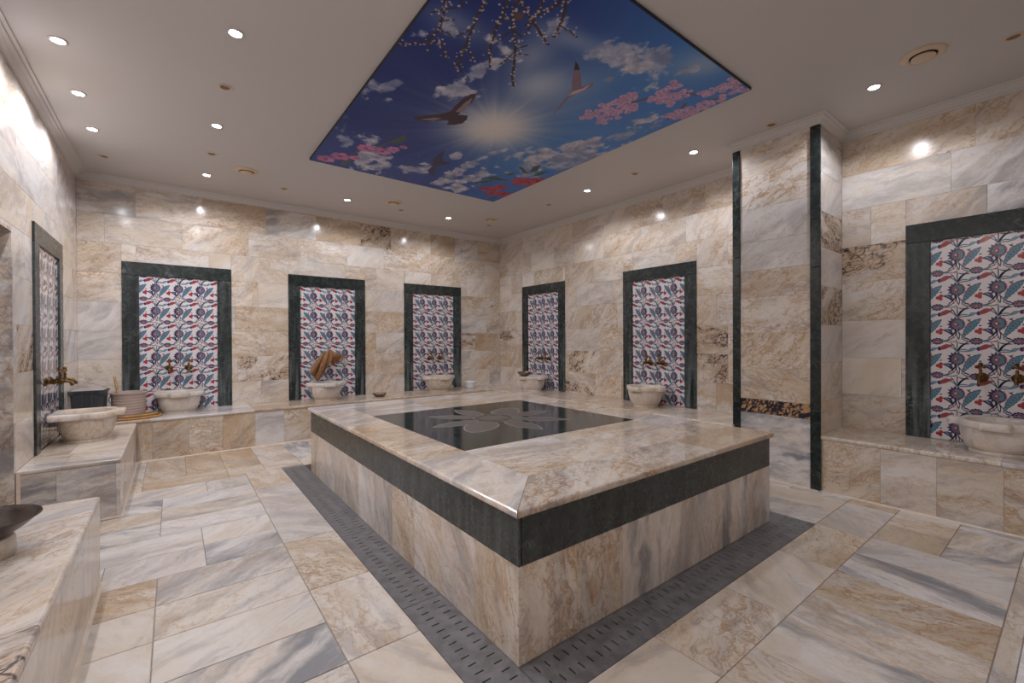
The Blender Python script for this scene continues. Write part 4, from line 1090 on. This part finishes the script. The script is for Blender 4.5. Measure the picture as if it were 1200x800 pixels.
def basin(label, x, y, z, rz, kind='eared', h=.232, sc=1., col=(.35, .2, .35, 0)):
    e = thing('wash_basin', label, 'basin', (x, y, z), rz, 'carved marble wash basins')
    bowl, rim = basin_meshes(kind, h)
    for nme, m in (('bowl', bowl), ('rim', rim)):
        o = link(nme, m, e, mat=M['basin'], color=col); o.scale = (sc, sc, 1)
    return e
basin('large carved marble basin on the left bench, nearest of the left side', -.581, 5.175, .411, PI/2, 'plain', .247, 1.02, (.4, .12, .5, 0))
basin('marble basin on the back bench before the leftmost back panel, beside the beige bucket', .052, 6.290, .438, 0, 'plain', .236, 1.04, (.4, .2, .3, 0))
basin('marble basin on the back bench under the hanging brown cloth', 1.645, 6.300, .438, 0, 'eared', .240, 1.0, (.25, .3, .3, 0))
basin('marble basin on the back bench left of the white plastic tub', 3.365, 6.300, .438, 0, 'eared', .232, 1.08, (.5, .15, .6, 0))
basin('marble basin nearest the far corner, right wall, with metal bowl on its rim', 4.505, 5.34, .440, -PI/2, 'eared', .232, 1.03, (.35, .3, .3, 0))
basin('marble basin on the bench behind the platform, left of the pillar', 4.50, 3.225, .440, -PI/2, 'eared', .240, 1.0, (.5, .05, .3, 0))
basin('marble basin cut by the right edge of the photo', 4.495, .362, .453, -PI/2, 'eared', .225, 1.0, (.3, .2, .3, 0))

# ================================================================== FAUCETS
fa_body = MB().lathe([(.034, 0), (.034, .006), (.024, .012), (.015, .020), (.014, .034), (.021, .044), (.023, .052), (.016, .062), (.013, .070), (.022, .080), (.024, .094), (.017, .104), (.012, .108)], 20, 'y').mesh('body', True)
fa_spout = MB().tube([(0, -.100, 0), (0, -.120, .004), (0, -.138, -.002), (0, -.150, -.018), (0, -.153, -.036)], [.011, .012, .0115, .011, .012], 12).mesh('spout', True)
fa_h = MB().tube([(0, -.087, .015), (0, -.087, .035), (0, -.087, .05), (0, -.087, .066)], [.012, .007, .010, .006], 12)
for (x_, z_, r_) in ((0, .100, .013), (-.019, .080, .012), (.019, .080, .012), (0, .080, .010)):
    fa_h.lathe([(.0005, -r_), (r_*.6, -r_*.8), (r_, 0), (r_*.6, r_*.8), (.0005, r_)], 12, 'z', (x_, -.087, z_))
fa_hm = fa_h.mesh('handle', True)
fproto = None
def faucet(label, x, y, z, rz):
    global fproto
    if fproto is None:
        e = thing('faucet', label, 'faucet', (x, y, z), rz, 'old brass wall faucets')
        for nme, m in (('body', fa_body), ('spout', fa_spout), ('handle', fa_hm)): link(nme, m, e, mat=M['brass'])
        fproto = e
        return e
    e = fproto.copy(); COL.objects.link(e); e.location = (x, y, z); e.rotation_euler = (0, 0, rz); e['label'] = label
    for ch in list(fproto.children):
        c = ch.copy(); COL.objects.link(c); c.parent = e
    return e
faucet('nearer brass faucet on the left wall panel, its body in full view', XL+.002, 5.02, .926, PI/2)
faucet('farther brass faucet on the left wall panel, half behind the nearer one', XL+.002, 5.20, .926, PI/2)
for cx, nme in ((.052, 'the back panel beside the beige bucket'), (3.408, 'the back panel left of the white tub')):
    faucet('left brass faucet on ' + nme, cx-.09, YB-.002, .932 if cx < 1 else .955, 0); faucet('right brass faucet on ' + nme, cx+.09, YB-.002, .932 if cx < 1 else .955, 0)
faucet('brass faucet covered by the brown cloth', 1.70, YB-.002, .945, 0)
for cy, z_, nme in ((5.28, .945, 'the right wall panel near the far corner'), (3.235, .955, 'the right wall panel just left of the pillar'), (.375, .955, 'the large panel at the right edge')):
    faucet('left brass faucet on ' + nme, XR-.002, cy+.088, z_, -PI/2); faucet('right brass faucet on ' + nme, XR-.002, cy-.088, z_, -PI/2)

# ================================================================== SMALL THINGS
def bowl_mesh(R, h, rb, t=.004, lip=.006):
    out = [(rb, 0), (rb*1.05, .004)]
    for s in (.2, .4, .6, .8, 1.): out.append((rb+(R-rb)*(s**.8), .004+(h-.004)*s**1.3))
    out += [(R+lip, h+.001), (R+lip, h+.004), (R-t*.5, h+.003)]
    for s in (.8, .6, .4, .2): out.append((rb+(R-rb)*(s**.8)-t, .004+t+(h-.004-t)*s**1.3))
    out += [(.001, .004+t)]
    return MB().lathe(out, 44)
e = thing('stone_pedestal', 'round beige marble pedestal under the dark metal bowl on the nearest bench', 'pedestal', (-.580, 2.475, .451))
MB().lathe([(.100, 0), (.103, .004), (.101, .05), (.099, .064), (.094, .069)], 40).obj('drum', M['basin'], e, smooth=True, color=(.7, .25, .5, 0))
e = thing('metal_bowl', 'wide dark metal bowl on the round pedestal at the left edge', 'bowl', (-.580, 2.475, .5205))
bm_ = bowl_mesh(.165, .068, .070); bm_.obj('shell', M['dark_metal'], e, smooth=True)
e = thing('metal_bowl', 'small shallow metal bowl lying on the back bench in front of the platform corner', 'bowl', (2.345, 6.18, .4385))
bowl_mesh(.096, .042, .06).obj('shell', M['copper'], e, smooth=True)
e = thing('metal_bowl', 'metal bowl standing on the basin rim near the far corner', 'bowl', (4.36, 5.355, .6725))
bowl_mesh(.112, .062, .05).obj('shell', M['copper'], e, smooth=True)
e = thing('plastic_tub', 'small white plastic tub on the back bench near the far corner', 'tub', (3.955, 6.30, .4385))
MB().lathe([(.074, 0), (.080, .005), (.094, .095), (.101, .097), (.101, .104), (.095, .106), (.090, .10), (.076, .01), (.001, .008)], 36).obj('shell', M['white_plastic'], e, smooth=True)
for k in (.045, .07): MB().lathe([(.086+.1*(k-.045), k), (.0885+.1*(k-.045), k+.002), (.0865+.1*(k-.045), k+.004)], 36, cap=False).obj('rib', M['white_plastic'], e, smooth=True)
# black bin with a silvery lid
def rrect(a, b, r, n=5):
    P = []
    for cx, cy, a0 in ((a-r, b-r, 0), (-a+r, b-r, 90), (-a+r, -b+r, 180), (a-r, -b+r, 270)):
        for k in range(n+1):
            q = math.radians(a0+90*k/n); P.append((cx+r*math.cos(q), cy+r*math.sin(q)))
    return P
R3 = lambda P, z: [(x, y, z) for x, y in P]
e = thing('waste_bin', 'black plastic bin with silvery lid behind the large left basin', 'bin', (-.668, 6.075, .4385), math.radians(-3))
MB().rings([R3(rrect(.100, .10, .02), 0), R3(rrect(.120, .12, .022), .30), R3(rrect(.134, .134, .026), .302), R3(rrect(.137, .137, .026), .322), R3(rrect(.126, .126, .022), .322), R3(rrect(.11, .11, .02), .06)]).obj('body', M['black_plastic'], e, smooth=True)
MB().box((-.045, -.130, .05), (-.025, -.108, .295)).box((.025, -.130, .05), (.045, -.108, .295)).obj('rib', M['black_plastic'], e)
MB().box((-.13, -.140, .286), (-.09, -.122, .318)).obj('handle', M['black_plastic'], e); MB().box((.09, -.140, .286), (.13, -.122, .318)).obj('handle', M['black_plastic'], e)
MB().rings([R3(rrect(.122, .122, .02), .3235), R3(rrect(.122, .122, .02), .327), R3(rrect(.09, .09, .02), .338), R3(rrect(.03, .03, .01), .341)]).obj('lid', M['lid'], e, smooth=True)
# beige bucket
e = thing('bucket', 'beige plastic bucket with ribbed sides on back bench behind the large left basin', 'bucket', (-.375, 6.125, .4385), math.radians(20))
pr_ = [(.128, 0), (.131, .006)]
for k in range(8):
    z_ = .03+k*.028; pr_ += [(.132+.012*z_/.27, z_), (.1345+.012*z_/.27, z_+.003), (.132+.012*z_/.27, z_+.006)]
pr_ += [(.146, .262), (.156, .264), (.156, .276), (.146, .278), (.140, .262), (.126, .012), (.001, .01)]
MB().lathe(pr_, 48).obj('shell', M['beige_plastic'], e, smooth=True)
MB().tube([(.158*math.cos(q), .158*math.sin(q)*.35-.15 if False else -.150*math.sin(q), .262-.12*math.sin(q)) for q in [PI*k/14 for k in range(15)]], .004, 8).obj('handle', M['black_plastic'], e, (0, 0, 0), (0, 0, math.radians(-165)), smooth=True)
e = thing('wooden_stick', 'thin wooden stick standing in the beige bucket', 'stick', (-.420, 6.14, .4515))
MB().tube([(.0, 0, 0.006), (-.045, .06, .22), (-.075, .115, .42)], [.010, .011, .012], 10).obj('shaft', M['wood'], e, smooth=True)
# hose coil on the bench
e = thing('hose', 'yellow brown rubber hose coiled on back bench between bucket and basin', 'hose', (-.255, 6.12, .4385))
hp = []
for k in range(40):
    a_ = math.radians(-128+k*5.6); hp.append((-.12+.265*math.cos(a_), .172*math.sin(a_)+.010, .0115))
for k in range(1, 6):
    q = k/6*PI; a_ = math.radians(-128+39*5.6); r1, r2_ = .265, .215
    rm = (r1+r2_)/2-.5*(r2_-r1)*math.cos(q); hp.append((-.12+rm*math.cos(a_)-.04*math.sin(q), .172*(rm/.265)*math.sin(a_)+.010+.004*math.sin(q), .0115))
for k in range(36):
    a_ = math.radians(-128+39*5.6-k*5.4); hp.append((-.12+(.215+.03*k/36)*math.cos(a_), .150*math.sin(a_)+.012, .0115+.022*min(1, k/18)))
MB().tube(hp, .0105, 8).obj('tube', M['hose'], e, smooth=True)
# cloth hung over the faucet: pleated lobes falling from the handle
def cloth():
    """two pleated lobes that hang from the faucet: a long one sweeping down to the left, a short bulging one to the right"""
    v, f = [], []
    def sheet(top0, top1, bot0, bot1, bulge, pl, amp, nu, nv, ph, y0, sag):
        n0 = len(v)
        for j in range(nv+1):
            s = j/nv
            for i in range(nu+1):
                u = i/nu
                tx = top0[0]*(1-u)+top1[0]*u; tz = top0[1]*(1-u)+top1[1]*u+.018*math.sin(PI*u)
                bx = bot0[0]*(1-u)+bot1[0]*u; bz = bot0[1]*(1-u)+bot1[1]*u+.016*math.sin(u*PI*pl*.5+ph)
                k = s**1.25
                x = tx*(1-s)+bx*s + bulge*math.sin(PI*s)*(u-.35)
                z = tz*(1-k)+bz*k
                y = y0-.050*math.sin(PI*min(1, s*.9+.08))-sag*s + amp*(.3+.7*math.sin(PI*min(1, s*.8+.1)))*math.sin(u*PI*pl+ph+1.3*s)+.004*math.sin(u*PI*pl*2.7+5*s)
                v.append((x+.006*math.sin(u*PI*pl+ph+1.5)*s, y, z))
        for j in range(nv):
            for i in range(nu):
                q = n0+j*(nu+1)+i; f.append((q, q+1, q+nu+2, q+nu+1))
    # x, z measured from the faucet foot; y is out of the wall (negative)
    sheet((-.085, 1.040), (.000, 1.094), (-.250, .800), (-.120, .705), .03, 3.4, .030, 44, 30, .4, -.110, .02)
    sheet((-.030, 1.085), (.040, 1.100), (-.150, .690), (-.050, .835), .06, 2.4, .024, 34, 30, 2.0, -.135, .015)
    sheet((.020, 1.100), (.140, 1.040), (.075, .880), (.125, .975), .16, 2.8, .026, 36, 26, 1.0, -.110, -.015)
    # the back, over the handle and down behind it
    sheet((-.060, 1.075), (.120, 1.060), (-.100, .930), (.100, .960), .0, 4.0, .006, 30, 10, .8, -.068, -.035)
    return mesh('fabric', v, f, True)
e = thing('hanging_cloth', 'brown cloth draped over the faucet above the middle back basin', 'cloth', (1.70, YB-.002, 0))
fo = link('fabric', cloth(), e, mat=M['cloth'])
sd = fo.modifiers.new('thick', 'SOLIDIFY'); sd.thickness = .003
